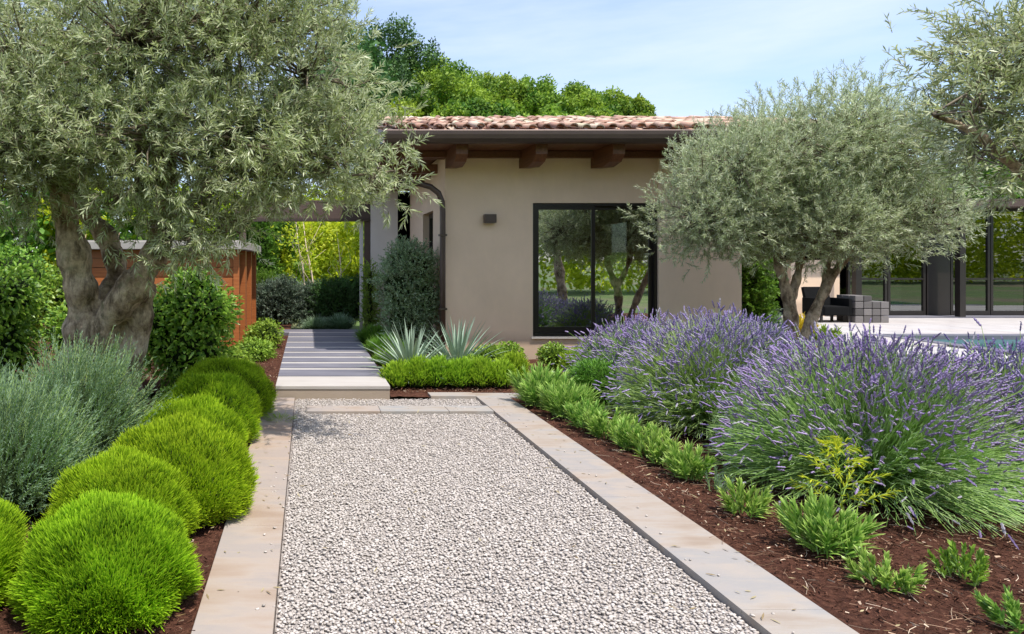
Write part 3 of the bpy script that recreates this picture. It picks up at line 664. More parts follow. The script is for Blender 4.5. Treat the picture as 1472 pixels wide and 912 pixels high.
# ================================================================== TREES
def olive_tree(seed, name, label, stems, lobes, base, nclus, sprigs, lL, lW, pairs, mat, sprL, up=.35, shoots=None, trunk_vox=.03, catg='olive tree', disp=.05):
    """stems: list of (points, radii) in world metres; lobes: (centre, radii); crown = twigs with opposite leaves on clusters"""
    g = np.random.default_rng(seed); base = Vector(base); root = thing(name, label, catg, base); bo = np.array(base)
    b = MB()
    for pts, rad in stems:
        # smooth the polyline
        P = [Vector(p) for p in pts]; Q, Rr = [], []
        for i in range(len(P)-1):
            p0, p1, p2, p3 = P[max(i-1, 0)], P[i], P[i+1], P[min(i+2, len(P)-1)]
            for s in range(5):
                t = s/5; Q.append(.5*((2*p1)+(p2-p0)*t+(2*p0-5*p1+4*p2-p3)*t*t+(3*p1-p0-3*p2+p3)*t**3)-base); Rr.append(rad[i]*(1-t)+rad[i+1]*t)
        Q.append(P[-1]-base); Rr.append(rad[-1]); Rr = [r*(1+.13*math.sin(i*1.7+seed)+.09*math.sin(i*.8)) for i, r in enumerate(Rr)]
        b.tube(Q, Rr, 14)
    tr = b.build('trunk', M['bark'], root)
    md = tr.modifiers.new('r', 'REMESH'); md.mode = 'VOXEL'; md.voxel_size = trunk_vox; md.use_smooth_shade = True
    tx = bpy.data.textures.new('gnarl', 'CLOUDS'); tx.noise_scale = .16; tx.noise_depth = 4
    dm = tr.modifiers.new('d', 'DISPLACE'); dm.texture = tx; dm.strength = disp; dm.mid_level = .5; dm.texture_coords = 'LOCAL'
    # crown
    CC, OO = [], []
    L = np.array([l[0] for l in lobes]); Rl = np.array([l[1] for l in lobes])
    w = Rl.prod(1)**(2/3); k = g.choice(len(lobes), nclus, p=w/w.sum())
    d = runit(g, nclus); rad = g.uniform(.2, 1, (nclus, 1))**.55; C = L[k]+d*Rl[k]*rad*.92; O = nrm(d/Rl[k]+np.array([0, 0, .25]))
    ends = [(Vector(s[0][-1]), s[1][-1]) for s in stems]
    E = np.array([e[0] for e in ends]); dist = np.linalg.norm(L[:, None]-E[None], axis=2); near = dist.argmin(1)
    # main limbs, end of stem -> lobe centre
    lp, lr = [], []
    for i in range(len(lobes)):
        e = E[near[i]]; c = L[i]; m1 = e*.6+c*.4+np.array([g.normal()*.08, g.normal()*.08, .1]); lp.append([e, m1, e*.25+c*.75+g.normal(size=3)*.05, c]); r0 = ends[near[i]][1]*.62; lr.append([r0, r0*.7, r0*.45, .012])
    parts = [tubes(np.array(lp)-bo, np.array(lr), 7, v=g.random(len(lp)))]
    # branches lobe centre -> cluster
    A = L[k]; B_ = C; m1 = A*.5+B_*.5+g.normal(size=A.shape)*.07
    parts.append(tubes(np.stack([A, m1, B_], 1)-bo, np.array([.014, .009, .004]), 5, v=g.random(nclus)))
    # sprigs
    ci = np.repeat(np.arange(nclus), sprigs); n = len(ci)
    spread_ = .13+.05*g.random((nclus, 1)); P = C[ci]+np.clip(g.normal(size=(n, 3)), -1.7, 1.7)*spread_[ci]
    D = nrm(O[ci]*.75+np.array([0, 0, up])+.75*runit(g, n)); Ln = sprL*g.uniform(.6, 1.3, n)
    if shoots is not None:
        sp = np.array([s[0] for s in shoots]); sl_ = np.array([s[1] for s in shoots]); P = np.concatenate([P, sp]); D = np.concatenate([D, nrm(np.array([0, 0, 1.])+.22*runit(g, len(sp)))])
        Ln = np.concatenate([Ln, sl_])
    geo, tw = sprig_geo(g, P-bo, D, Ln, pairs, lL, lW)
    if shoots is not None:
        for s in range(2):
            g2, t2_ = sprig_geo(g, sp-bo+g.normal(size=sp.shape)*.01, nrm(D[-len(sp):]), sl_, pairs*2, lL*.9, lW); geo = cat([geo, g2])
    parts.append(tubes(tw, np.array([.003, .0022, .001]), 3, v=g.random(len(tw))))
    link('crown', fol_mesh('crown', geo, M[mat]), root)
    t_ = cat(parts); link('branches', mesh_np('branches', t_[0], t_[1], M['twig'], {'v': t_[2]}, True), root)
    return root

def A3(px, py, Y): return tuple(at(px, py, Y))
Y0 = 6.4
lob = [((30, 100, 6.3), (1.2, 1.2, 1.0)), ((190, 60, 6.3), (1.3, 1.3, 1.0)), ((340, 50, 6.3), (1.2, 1.2, .9)), ((440, 110, 6.2), (.66, .8, .75)), ((500, 205, 6.1), (.46, .6, .38)),
       ((540, 250, 6.0), (.25, .35, .16)), ((430, 215, 6.0), (.62, .7, .42)), ((330, 205, 6.0), (.75, .8, .5)), ((220, 200, 5.9), (.8, .8, .55)), ((100, 190, 6), (.9, .9, .55)), ((5, 210, 6), (.8, .9, .5)),
       ((-110, 150, 6.3), (.9, 1, .9)), ((290, 300, 6.1), (.38, .4, .24)), ((190, 250, 7.2), (.8, .6, .4)), ((390, 250, 6.1), (.4, .4, .18)), ((272, 345, 5.9), (.24, .25, .19)), ((235, 330, 6.0), (.3, .3, .22)), ((325, 320, 6.0), (.22, .25, .14)), ((470, 240, 6.1), (.4, .4, .15)), ((30, 260, 6.2), (.6, .5, .28)), ((170, 285, 6.0), (.4, .4, .2))]
lobL = [(A3(*a), r) for a, r in lob]
stems = [([A3(108, 625, 6.5), A3(112, 550, 6.5), A3(124, 480, 6.5), A3(115, 410, 6.45), A3(98, 330, 6.4), A3(80, 230, 6.4)], [.27, .2, .19, .15, .125, .1]),
         ([A3(118, 520, 6.5), A3(152, 462, 6.45), A3(190, 415, 6.4), A3(226, 360, 6.4), A3(236, 300, 6.4), A3(242, 200, 6.4)], [.14, .15, .15, .125, .11, .08]),
         ([A3(140, 470, 6.6), A3(166, 400, 6.75), A3(155, 345, 6.85), A3(122, 300, 6.95), A3(100, 220, 7.0)], [.13, .11, .105, .1, .07]),
         ([A3(168, 640, 6.7), A3(182, 540, 6.65), A3(198, 465, 6.6), A3(212, 410, 6.5)], [.21, .16, .13, .1]),
         ([A3(225, 350, 6.4), A3(262, 300, 6.2), A3(320, 240, 6.1)], [.07, .05, .035])]
olive_tree(21, 'olive_tree', 'big old gnarled olive tree with forked pale trunk at the left', stems, lobL, (-2.0, 6.55, -.02), 1150, 9, .068, .0108, 9, 'olive', .17, up=.2, disp=.07)

g = np.random.default_rng(5)
lob = [((1005, 310, 9), (.50, .7, .46)), ((1050, 250, 9), (.62, .8, .58)), ((1120, 215, 9), (.7, .9, .62)), ((1205, 200, 9), (.72, .9, .62)), ((1285, 225, 9), (.62, .8, .6)), ((1322, 305, 9), (.46, .6, .42)),
       ((1150, 305, 9), (.78, .9, .52)), ((1235, 310, 9), (.8, .8, .52)), ((1078, 328, 9), (.5, .6, .38)), ((1180, 335, 8.8), (.7, .6, .36))]
lobR = [(A3(*a), r) for a, r in lob]
shoots = [(A3(x, y+22, 8.9+g.uniform(-.4, .4)), L) for x, y, L in [(1003, 195, .46), (1030, 185, .5), (1052, 175, .4), (1085, 160, .45), (1100, 140, .4), (1120, 135, .38), (1150, 130, .35), (1175, 130, .45), (1195, 125, .45), (1215, 128, .42), (1245, 128, .38), (1262, 120, .4), (1290, 130, .42), (1310, 140, .4), (1335, 150, .38), (1360, 180, .35), (985, 225, .3), (1070, 165, .4), (1135, 140, .35), (1230, 120, .4)]]
stems = [([A3(1138, 560, 9), A3(1138, 500, 9), A3(1136, 445, 9), A3(1124, 395, 8.95), A3(1112, 350, 8.95), A3(1090, 300, 8.9)], [.125, .085, .075, .065, .045, .035]),
         ([A3(1150, 560, 9.1), A3(1152, 500, 9.1), A3(1175, 440, 9.1), A3(1205, 385, 9.1), A3(1235, 340, 9.1), A3(1262, 290, 9.1)], [.1, .068, .06, .052, .04, .03]),
         ([A3(1136, 430, 9), A3(1146, 400, 9.05), A3(1152, 365, 9.1), A3(1165, 300, 9.1)], [.06, .05, .045, .03]),
         ([A3(1185, 420, 9.1), A3(1188, 390, 9.15), A3(1200, 350, 9.2), A3(1205, 300, 9.2)], [.045, .035, .03, .02])]
olive_tree(31, 'olive_tree', 'round crowned olive tree with V-shaped trunk rising from the lavender', stems, lobR, (6.3, 9.05, 0), 950, 11, .055, .0088, 9, 'olive_pale', .16, up=.45, shoots=shoots, trunk_vox=.018, disp=.03)
# third olive, mostly off to the right and nearer
lob = [((1515, 80, 5.6), (.75, .8, .6)), ((1525, 190, 5.6), (.65, .7, .5)), ((1405, 150, 5.5), (.2, .35, .28)), ((1420, 215, 5.4), (.18, .3, .22)), ((1435, 90, 5.6), (.24, .4, .25))]
lob3 = [(A3(*a), r) for a, r in lob]
stems = [([A3(1585, 690, 5.6), A3(1578, 560, 5.6), A3(1560, 420, 5.6), A3(1540, 300, 5.6), A3(1500, 200, 5.6)], [.17, .12, .11, .09, .06]),
         ([A3(1540, 300, 5.6), A3(1460, 240, 5.5), A3(1400, 190, 5.45), A3(1340, 165, 5.4)], [.06, .045, .03, .018])]
olive_tree(41, 'olive_tree', 'near olive tree reaching in with larger leaves at the right edge', stems, lob3, (6.4, 5.6, 0), 150, 10, .068, .013, 7, 'olive', .2, up=.3, trunk_vox=.02, disp=.03)

# distant woods, tree by tree
def T(seed, h, r, mat, name, label, loc, n=5200, L=.3, Wd=.16, group='trees beyond the villa roof', catg='tree', tall=.5):
    g = np.random.default_rng(seed); lobes = []
    for k in range(6):
        a = k*2.4; q = g.uniform(.35, .62)*r; lobes.append(((math.cos(a)*q, math.sin(a)*q, h-r*tall*1.5+g.uniform(-.5, .5)*r*tall), (r*.55, r*.55, r*tall*.75)))
    lobes.append(((0, 0, h-r*tall*.85), (r*.6, r*.6, r*tall*.8)))
    return lump_tree(seed, lobes, n, L, Wd, M[mat], .22, name, label, catg, loc, group)
woods = [(560, 20, 40, 3.4, 'pinedark', 'pine_tree', 'tall dark pine left of the bright trees above the tile roof', .9, 3), (640, 78, 38, 2.9, 'pine', 'broadleaf_tree', 'tallest bright green tree beside the dark pine above the roof', .75, 0),
         (708, 100, 40, 2.6, 'pine', 'broadleaf_tree', 'green tree above the roof just right of the tallest bright one', .7, 1), (765, 108, 39, 2.4, 'pine', 'broadleaf_tree', 'green tree above the roof over the space between first two rafter tails', .7, 2),
         (820, 116, 38, 2.4, 'pine', 'broadleaf_tree', 'green tree above the roof over the left window pane', .7, 4), (872, 126, 40, 2.3, 'pine', 'broadleaf_tree', 'green tree above the roof over the right window pane', .7, 5),
         (910, 136, 39, 1.5, 'pine', 'broadleaf_tree', 'last green tree at the right end of the wooded rise', .75, 6),
         (600, 132, 31, 1.9, 'pine', 'broadleaf_tree', 'lower bright tree in front, above the left end of the tiles', .7, 7), (668, 138, 30, 1.8, 'pine', 'broadleaf_tree', 'lower bright tree in front, above the wall lamp', .7, 8),
         (730, 146, 30, 1.6, 'pine', 'broadleaf_tree', 'lower rounded tree in front, above the second rafter tail', .7, 9), (790, 150, 31, 1.6, 'pine', 'broadleaf_tree', 'lower rounded tree in front, right of the second rafter tail', .7, 10),
         (850, 152, 30, 1.6, 'pine', 'broadleaf_tree', 'lower rounded tree in front, above the third rafter tail', .7, 11)]
for px, py, Y, r, mat, nm, lb, tl, sd_ in woods:
    p = at(px, py, Y); T(100+sd_, p.z, r, mat, nm, lb, (p.x, Y, 0), tall=tl, n=22000 if r > 2 else 16000, L=.17, Wd=.1)
p = at(498, 30, 34); T(120, p.z, 3.2, 'pinedark', 'pine_tree', 'dark pine behind the right edge of the big olive crown', (p.x, 34, 0), tall=.9, n=6000)
for i, (px, py, Y, r, lb) in enumerate([(1075, 250, 29, 2.6, 'mid green tree beyond the parasol'), (1150, 240, 30, 2.6, 'mid green tree behind the middle of the small olive'), (1235, 235, 31, 2.6, 'mid green tree behind the right half of the small olive'), (1320, 240, 30, 2.6, 'mid green tree behind the glass pavilion'), (1400, 220, 29, 2.8, 'mid green tree behind the right end of the pavilion'), (1480, 215, 30, 2.8, 'mid green tree furthest right behind the pavilion')]):
    p = at(px, py, Y); T(140+i, p.z, r, 'midgreen', 'broadleaf_tree', lb, (p.x, Y, 0), n=2600, L=.36, Wd=.2, group='trees beyond the pavilion')
# bright trees at the end of the path and behind the shed
ends_ = [(375, 300, 19.5, 1.3, 'midgreen', 'leafy green tree just right of the shed roof', 'tree'), (425, 280, 23, 1.9, 'yellowgreen', 'sunlit yellow green tree left of centre through the passage', 'tree'), (480, 270, 24, 1.8, 'yellowgreen', 'sunlit yellow green tree in the middle of the passage view', 'tree'),
         (525, 285, 22, 1.4, 'yellowgreen', 'sunlit yellow green tree beside the right post of the passage', 'tree'), (330, 265, 23, 1.8, 'yellowgreen', 'yellow green tree above the right end of the shed roof', 'tree'), (262, 275, 21, 1.7, 'yellowgreen', 'yellow green tree behind the shed, over the forked olive trunk', 'tree'),
         (190, 270, 21, 1.7, 'midgreen', 'mid green tree behind the shed seen between the olive stems', 'tree'), (110, 268, 22, 1.8, 'yellowgreen', 'yellow green tree behind the left part of the shed', 'tree'), (30, 265, 21, 1.8, 'midgreen', 'mid green tree at the far left behind the shed', 'tree'), (-50, 260, 22, 1.8, 'yellowgreen', 'yellow green tree at the left edge of the view', 'tree'),
         (450, 318, 27, 2.0, 'midgreen', 'mid green tree far back between the yellow green ones', 'tree'), (540, 300, 28, 2.2, 'midgreen', 'mid green tree far back right of the passage', 'tree')]
for i, (px, py, Y, r, mat, lb, c) in enumerate(ends_):
    p = at(px, py, Y); g = np.random.default_rng(i+50); h = p.z; lobes = []
    for k in range(9):
        a = k*2.4; q = g.uniform(.2, .55)*r; lobes.append(((math.cos(a)*q, math.sin(a)*q, h*(.2+.085*k)), (r*.55, r*.55, r*.42)))
    lump_tree(200+i, lobes, 7000 if 350 < px < 560 else 3000, .15 if 350 < px < 560 else .24, .075 if 350 < px < 560 else .13, M[mat], .09, 'broadleaf_tree', lb, c, (p.x, Y, 0), 'bright trees behind shed and passage', up=.1)
# pale bare saplings leaning in front of them
for i, (a, c, lb) in enumerate([((452, 425, 17.6), (440, 355, 17.6), 'thin leaning pale sapling stem beyond the path, the taller one'), ((438, 415, 17.9), (430, 360, 17.9), 'thin leaning pale sapling stem beyond the path, the shorter left one'), ((487, 425, 17.4), (490, 385, 17.4), 'thin upright pale sapling stem right of the leaning ones')]):
    p = at(*a); q = at(*c); r_ = thing('sapling', lb, 'sapling', (p.x, p.y, 0), 'bare saplings beyond the path'); d = Vector((p.x, p.y, 0)); b = MB()
    b.tube([(0, 0, 0), p-d, p.lerp(q, .5)-d+Vector((.03, 0, 0)), q-d, q-d+Vector((-.1, 0, .9))], [.028, .022, .018, .014, .004], 7)
    for k in range(5):
        s = p.lerp(q, .2+.18*k)-d; b.tube([s, s+Vector((random.uniform(-.3, .3), .1, .35)), s+Vector((random.uniform(-.5, .5), .1, .7))], [.009, .006, .002], 5)
    b.build('trunk', M['plaster_sunlit_tone'], r_)
    g = np.random.default_rng(i); P = np.array(q-d)+g.normal(size=(260, 3))*np.array([.35, .3, .45])+np.array([0, 0, .4]); geo = blades(g, P, runit(g, 260), .09, .05, 2, .1); link('crown', fol_mesh('crown', geo, M['yellowgreen']), r_)
# the wooded garden side behind the camera: what the panes mirror
g = np.random.default_rng(77); n = 110000
lobes = [((g.uniform(-8, 64), g.uniform(-19, -14), g.uniform(0.3, 9)), (g.uniform(1.4, 2.6), 1.7, g.uniform(1.1, 1.9))) for _ in range(330)]
P, O = shell_points(g, lobes, n, .6, .1); m_ = len(P); D = nrm(O+runit(g, m_)); geo = blades(g, P, D, g.uniform(.16, .42, m_), g.uniform(.1, .22, m_), 2, .1, [.4, 1, .2], up=O)
tag(link('wood', fol_mesh('wood', geo, M['yellowgreen'])), 'wooded garden edge mirrored in the window panes', 'woodland', kind='stuff')

# ================================================================== SHRUBS AND BED PLANTS
def shrub(name, label, catg, loc, geo, mat, core=None, group=None, extra=None, part='foliage'):
    root = thing(name, label, catg, loc, group); link(part, fol_mesh(part, geo, M[mat]), root)
    if core: link('branches', dome_core('branches', *core), root)  # dark filler solid with the inner shade in its colour, not branch geometry
    for nm, g_, mt in (extra or []): link(nm, fol_mesh(nm, g_, M[mt]), root)
    return root
# clipped lime green mounds on the left
def ball_mesh(seed, r, h, n):
    lobes = [((0, 0, h*.28), (r, r, h*.72))]; g = np.random.default_rng(seed); d = runit(g, n); 
    lump = 1+.07*np.sin(d[:, 0:1]*5+seed)*np.cos(d[:, 1:2]*6+d[:, 2:3]*5)+.04*np.sin(d[:, 0:1]*11+seed*2)*np.sin(d[:, 1:2]*12+d[:, 2:3]*9)+.025*g.normal(size=(n, 1)); s = g.uniform(.86, .97, (n, 1))
    P = d*np.array([r, r, h*.72])*lump*s+np.array([0, 0, h*.28]); O = nrm(d/np.array([r, r, h*.72])); k = P[:, 2] > .01; P, O = P[k], O[k]; m = len(P)
    D = nrm(O*.75+np.array([0, 0, .75])+.5*runit(g, m)); a = blades(g, P, D, g.uniform(.022, .06, m), g.uniform(.004, .0075, m), 2, .05, [.8, 1, .3], v=np.clip(.5+.3*np.sin(P[:, 0]*14+P[:, 2]*9+seed)*np.sin(P[:, 1]*13)+.25*g.normal(size=m), 0, 1), up=O)
    q = g.choice(m, 260); b_ = blades(g, P[q], nrm(O[q]*.5+np.array([0, 0, 1.])+.3*runit(g, 260)), g.uniform(.06, .1, 260), .005, 2, .1, [.8, 1, .2], up=O[q])
    return cat([a, b_])
balls = [(-.87, 7.3, .53, .56, 'furthest lime green mound, beside the start of the slab path'), (-.88, 6.25, .46, .57, 'lime green mound second from the slab path'), (-.93, 5.45, .44, .5, 'half hidden lime green mound between the second and the big one'),
         (-.84, 4.5, .49, .55, 'largest round lime green mound bulging over the kerb'), (-1.06, 3.98, .40, .47, 'lime green mound left of the largest, behind the nearest one'), (-.94, 3.28, .395, .45, 'nearest lime green mound in the lower left of the garden'), (-1.72, 3.3, .36, .46, 'lime green mound cut by the left edge, beside the nearest one')]
for i, (x, y, r, h, lb) in enumerate(balls):
    geo = ball_mesh(300+i, r, h, 62000 if y < 5 else 36000)
    shrub('mound_shrub', lb, 'shrub', (x, y, 0), geo, 'ball', core=([((0, 0, h*.28), (r, r, h*.72))], M['core'], .86, .03, i), group='clipped lime green mounds')
# grey green rosemary-like shrubs
for i, (x, y, r, h, lb) in enumerate([(-1.72, 5.35, .62, .92, 'big feathery grey green shrub at the foot of the old olive'), (-1.85, 4.45, .5, .74, 'lower grey green shrub left of the lime mounds'), (-2.75, 5.3, .6, .85, 'grey green shrub further left under the old olive'), (-2.6, 4.2, .5, .7, 'grey green shrub cut by the left edge of the view')]):
    g = np.random.default_rng(330+i); lobes = [((0, 0, h*.4), (r, r, h*.6)), ((-.1, .1, h*.5), (r*.7, r*.7, h*.5))]
    n = 1500; P, O = shell_points(g, lobes, n, .35, .05, .85); D = nrm(O*.6+np.array([0, 0, .8])+np.array([.25, -.1, 0])+.3*runit(g, len(P)))
    sg, tw = sprig_geo(g, P, D, g.uniform(.15, .32, len(P)), 9, .034, .0052, spread=.6)
    twg = tubes(tw, np.array([.0025, .002, .001]), 3, v=g.random(len(tw)))
    rt = shrub('rosemary_shrub', lb, 'shrub', (x, y, 0), sg, 'sage', core=([((0, 0, h*.3), (r*.8, r*.8, h*.5))], M['core'], .75, .1, i), group='grey green shrubs under the olive')
    link('stems', mesh_np('stems', twg[0], twg[1], M['lavstem'], {'v': twg[2]}), rt)
# glossy laurel bush and its neighbours
def laurel(seed, name, label, loc, lobes, n, L, Wd, mat='glossy', group=None, catg='bush', up=.35, prof=[.3, 1, .75, .05], K=3, core=True):
    geo = shrub_geo(seed, lobes, n, L, Wd, K, up, .75, .25, .55, .03, prof)
    return shrub(name, label, catg, loc, geo, mat, core=(lobes, M['core'], .62, .15, seed) if core else None, group=group)
laurel(351, 'laurel_bush', 'dense glossy green laurel bush in front of the cedar shed', (-1.42, 8.4, .0), [((0, 0, .55), (.55, .5, .6)), ((.12, 0, 1.0), (.5, .45, .38)), ((.02, .1, 1.32), (.32, .3, .2)), ((-.35, 0, .8), (.4, .4, .5))], 6500, .075, .034)
laurel(352, 'laurel_bush', 'glossy green laurel bush behind the olive trunk', (-2.6, 8.9, 0), [((0, 0, .5), (.6, .5, .6)), ((-.3, 0, .7), (.5, .5, .4))], 3500, .08, .036)
laurel(353, 'laurel_bush', 'glossy green bush at the left edge behind the olive trunk', (-3.75, 8.2, 0), [((0, 0, .6), (.6, .5, .7)), ((-.3, 0, 1.1), (.55, .5, .5)), ((.25, 0, 1.2), (.35, .4, .35)), ((-.5, 0, 1.5), (.4, .4, .35))], 7000, .08, .036)
laurel(358, 'laurel_bush', 'tall glossy hedge bush left of the cedar shed', (-4.7, 10.3, 0), [((0, 0, .8), (.8, .6, .9)), ((-.5, 0, 1.2), (.8, .6, .8)), ((.4, 0, 1.3), (.5, .5, .6)), ((-1.2, 0, 1.0), (.8, .6, 1.0))], 9000, .085, .036)
laurel(359, 'laurel_bush', 'leafy bush low between the two stems of the old olive', (-3.0, 10.6, 0), [((0, 0, .55), (.5, .4, .6)), ((.3, 0, .75), (.4, .4, .45))], 4000, .08, .034, 'light')
laurel(361, 'laurel_bush', 'broad dark leafy bush behind the left bushes beyond the shed end', (-5.9, 14.2, 0), [((0, 0, .8), (1.0, .8, .9)), ((1.1, .4, .7), (.9, .7, .9)), ((-1, 0, 1.0), (1, .8, 1.0)), ((-2.2, 0, .9), (1.1, .8, 1.0))], 9000, .12, .055)
laurel(354, 'low_bush', 'bright low leafy bush behind the furthest lime mound', (-.98, 9.3, .03), [((0, 0, .15), (.28, .26, .26)), ((-.2, .1, .12), (.22, .2, .2))], 2200, .05, .022, 'light')
laurel(355, 'low_bush', 'bright low leafy bush in the mulch at the middle of the slab path', (-.86, 10.8, .03), [((0, 0, .14), (.3, .28, .24)), ((.15, .3, .12), (.22, .2, .18))], 2200, .055, .022, 'light')
laurel(356, 'low_bush', 'leafy bush with pale tips at the shed corner beside the path', (-.72, 12.4, .03), [((0, 0, .25), (.3, .3, .3)), ((-.15, .2, .2), (.3, .25, .25))], 2200, .06, .025, 'light')
laurel(357, 'low_bush', 'yellowish ground plant behind the second lime mound', (-1.25, 6.6, .0), [((0, 0, .2), (.2, .2, .22))], 900, .05, .02, 'light')
# right of the path
g = np.random.default_rng(360)
def tall_bush(seed, label, loc, lobes, n, mat, lL=.042, lW=.017, sp=.18, name='tall_bush'):
    g = np.random.default_rng(seed); P, O = shell_points(g, lobes, n, .45, .05, .95); D = nrm(O*.6+np.array([0, 0, .5])+.6*runit(g, len(P)))
    sg, tw = sprig_geo(g, P, D, g.uniform(.6, 1.3, len(P))*sp, 6, lL, lW, .8); t_ = tubes(tw, np.array([.003, .002, .001]), 3, v=g.random(len(tw)))
    r_ = shrub(name, label, 'bush', loc, sg, mat, core=(lobes, M['core'], .6, .15, seed)); link('stems', mesh_np('stems', t_[0], t_[1], M['twig'], {'v': t_[2]}), r_); return r_
tall_bush(361, 'tall fluffy grey green bush against the side wall by the downpipe', (1.72, 12.0, .0), [((0, 0, .6), (.45, .4, .6)), ((-.12, 0, 1.15), (.42, .38, .5)), ((.15, 0, 1.45), (.36, .34, .42)), ((-.05, 0, 1.6), (.33, .3, .32)), ((.3, 0, .9), (.3, .3, .5))], 2600, 'tallbush')
tall_bush(362, 'slim light green climber beside the white passage wall', (1.35, 15.0, 0), [((0, 0, .5), (.1, .12, .5)), ((0, 0, 1.1), (.1, .1, .45))], 260, 'light', .05, .02, name='climber')
def grassy(seed, name, label, loc, r, h, n, L, Wd, mat, group=None, catg='plant', lean=.5, K=3, droop=.3, leaves=None, part='foliage', core=None):
    g = np.random.default_rng(seed); a = g.uniform(0, 2*np.pi, n); q = np.sqrt(g.random(n)); P = np.stack([np.cos(a)*q*r*.6, np.sin(a)*q*r*.6, g.uniform(0, h*.45, n)*(1-q*.5)], -1)
    D = nrm(np.stack([np.cos(a)*q*lean, np.sin(a)*q*lean, np.ones(n)*.8], -1)+.28*runit(g, n)); Ln = L*g.uniform(.55, 1.2, n)
    geo = blades(g, P, D, Ln, Wd*g.uniform(.7, 1.2, n), K, droop*g.uniform(.2, 1.3, n), [.55, 1, .8, .06], up=np.stack([np.cos(a), np.sin(a), np.zeros(n)], -1)); return shrub(name, label, catg, loc, geo, mat, group=group, core=core)
grassy(370, 'dark_herb', 'olive green grassy bush at the right edge of the path near its far end', (1.22, 12.7, .05), .36, .5, 2200, .3, .012, 'darkherb', core=([((0, 0, .1), (.25, .25, .3))], M['core'], .8, .1, 1))
grassy(371, 'dark_herb', 'fine leaved dark green bush between the path and the agaves', (1.26, 11.2, .05), .34, .42, 2200, .28, .012, 'darkherb', core=([((0, 0, .1), (.25, .25, .25))], M['core'], .8, .1, 2))
grassy(372, 'dark_herb', 'low dark green clump at the path edge behind the left agave', (1.2, 10.2, .03), .28, .3, 1300, .22, .011, 'darkherb')
# agaves: stiff pointed rosettes
def agave(seed, label, loc, n, L):
    g = np.random.default_rng(seed); a = np.arange(n)*2.39996+g.uniform(-.15, .15, n); f = np.linspace(0, 1, n)**.75; el = R(84)*(1-f)+R(12)*f
    D = np.stack([np.cos(a)*np.cos(el), np.sin(a)*np.cos(el), np.sin(el)], -1); P = np.stack([np.cos(a)*.05*f, np.sin(a)*.05*f, .12-.1*f], -1)
    Ln = L*(.72+.35*np.sin(np.pi*(f*.75+.12)))*g.uniform(.88, 1.1, n)
    k = 7; T_ = np.linspace(0, 1, k); pr_ = np.array([.8, 1, 1, .86, .64, .34, .03]); Wd = .042
    side = nrm(np.cross(D, np.array([0, 0, 1.])+.001)); nn = np.cross(side, D); V = np.empty((n, k, 5, 3)); tt = np.empty((n, k, 5))
    for j, t in enumerate(T_):
        c = P+D*(Ln*t)[:, None]-np.array([0, 0, 1.])*(Ln*.09*t*t*(.3+f*2.2))[:, None]; w = Wd*.5*pr_[j]
        for s, (sx, sn) in enumerate(((-1, .42), (-.8, .3), (0, -.28), (.8, .3), (1, .42))): V[:, j, s] = c+side*w*sx+nn*w*sn; tt[:, j, s] = 1 if s in (0, 4) else 0
    base = (np.arange(n)*k*5)[:, None, None]; j = np.arange(k-1)[None, :, None]*5; s = np.arange(4)[None, None]; F = np.stack([base+j+s, base+j+s+1, base+j+5+s+1, base+j+5+s], -1).reshape(-1, 4)
    root = thing('agave', label, 'agave', loc, 'spiky agaves in front of the villa')
    link('leaves', mesh_np('leaves', V.reshape(-1, 3), F, M['agave'], {'v': np.clip(np.repeat(g.random(n), k*5)*.6+tt.reshape(-1)*.8, 0, 1.6), 't': tt.reshape(-1)}, True), root)
    b = MB(); b.tube([(0, 0, -.05), (0, 0, .1), (0, 0, .2)], [.05, .07, .03], 10); b.build('heart', M['core'], root)
agave(380, 'left blue green agave with long narrow leaves beside the slab path', (1.38, 9.3, .02), 90, .78); agave(381, 'right blue green agave in front of the downpipe', (2.08, 9.65, .02), 85, .78)
# low hedge plants in front of the agaves
lbs = ['first plant of the low bright hedge, at the step of the slab path', 'second plant of the low bright hedge, below the left agave', 'third plant of the low bright hedge, between the two agaves', 'fourth plant of the low bright hedge, below the right agave', 'fifth plant of the low bright hedge, right of the right agave', 'last plant of the low bright hedge, near the kerb corner']
def hedge_plant(seed, r, h, n, L, Wd):
    g = np.random.default_rng(seed); P, O = shell_points(g, [((0, 0, h*.35), (r, r, h*.5)), ((r*.2, 0, h*.5), (r*.7, r*.8, h*.4))], n, .5, .015, .95); m = len(P); D = nrm(O*.45+np.array([0, 0, .85])+.4*runit(g, m))
    return blades(g, P, D, L*g.uniform(.6, 1.3, m), Wd*g.uniform(.7, 1.3, m), 3, .15, [.5, 1, .85, .1], up=O)
for i, lb in enumerate(lbs):
    shrub('hedge_plant', lb, 'plant', (1.12+i*.265, 8.78+random.uniform(-.03, .03)+i*.015, .0), hedge_plant(390+i, .19, random.uniform(.32, .4), 2300, .1, .015), 'hedge', core=([((0, 0, .1), (.16, .16, .15))], M['core'], .9, .05, i), group='low bright hedge in front of the villa')
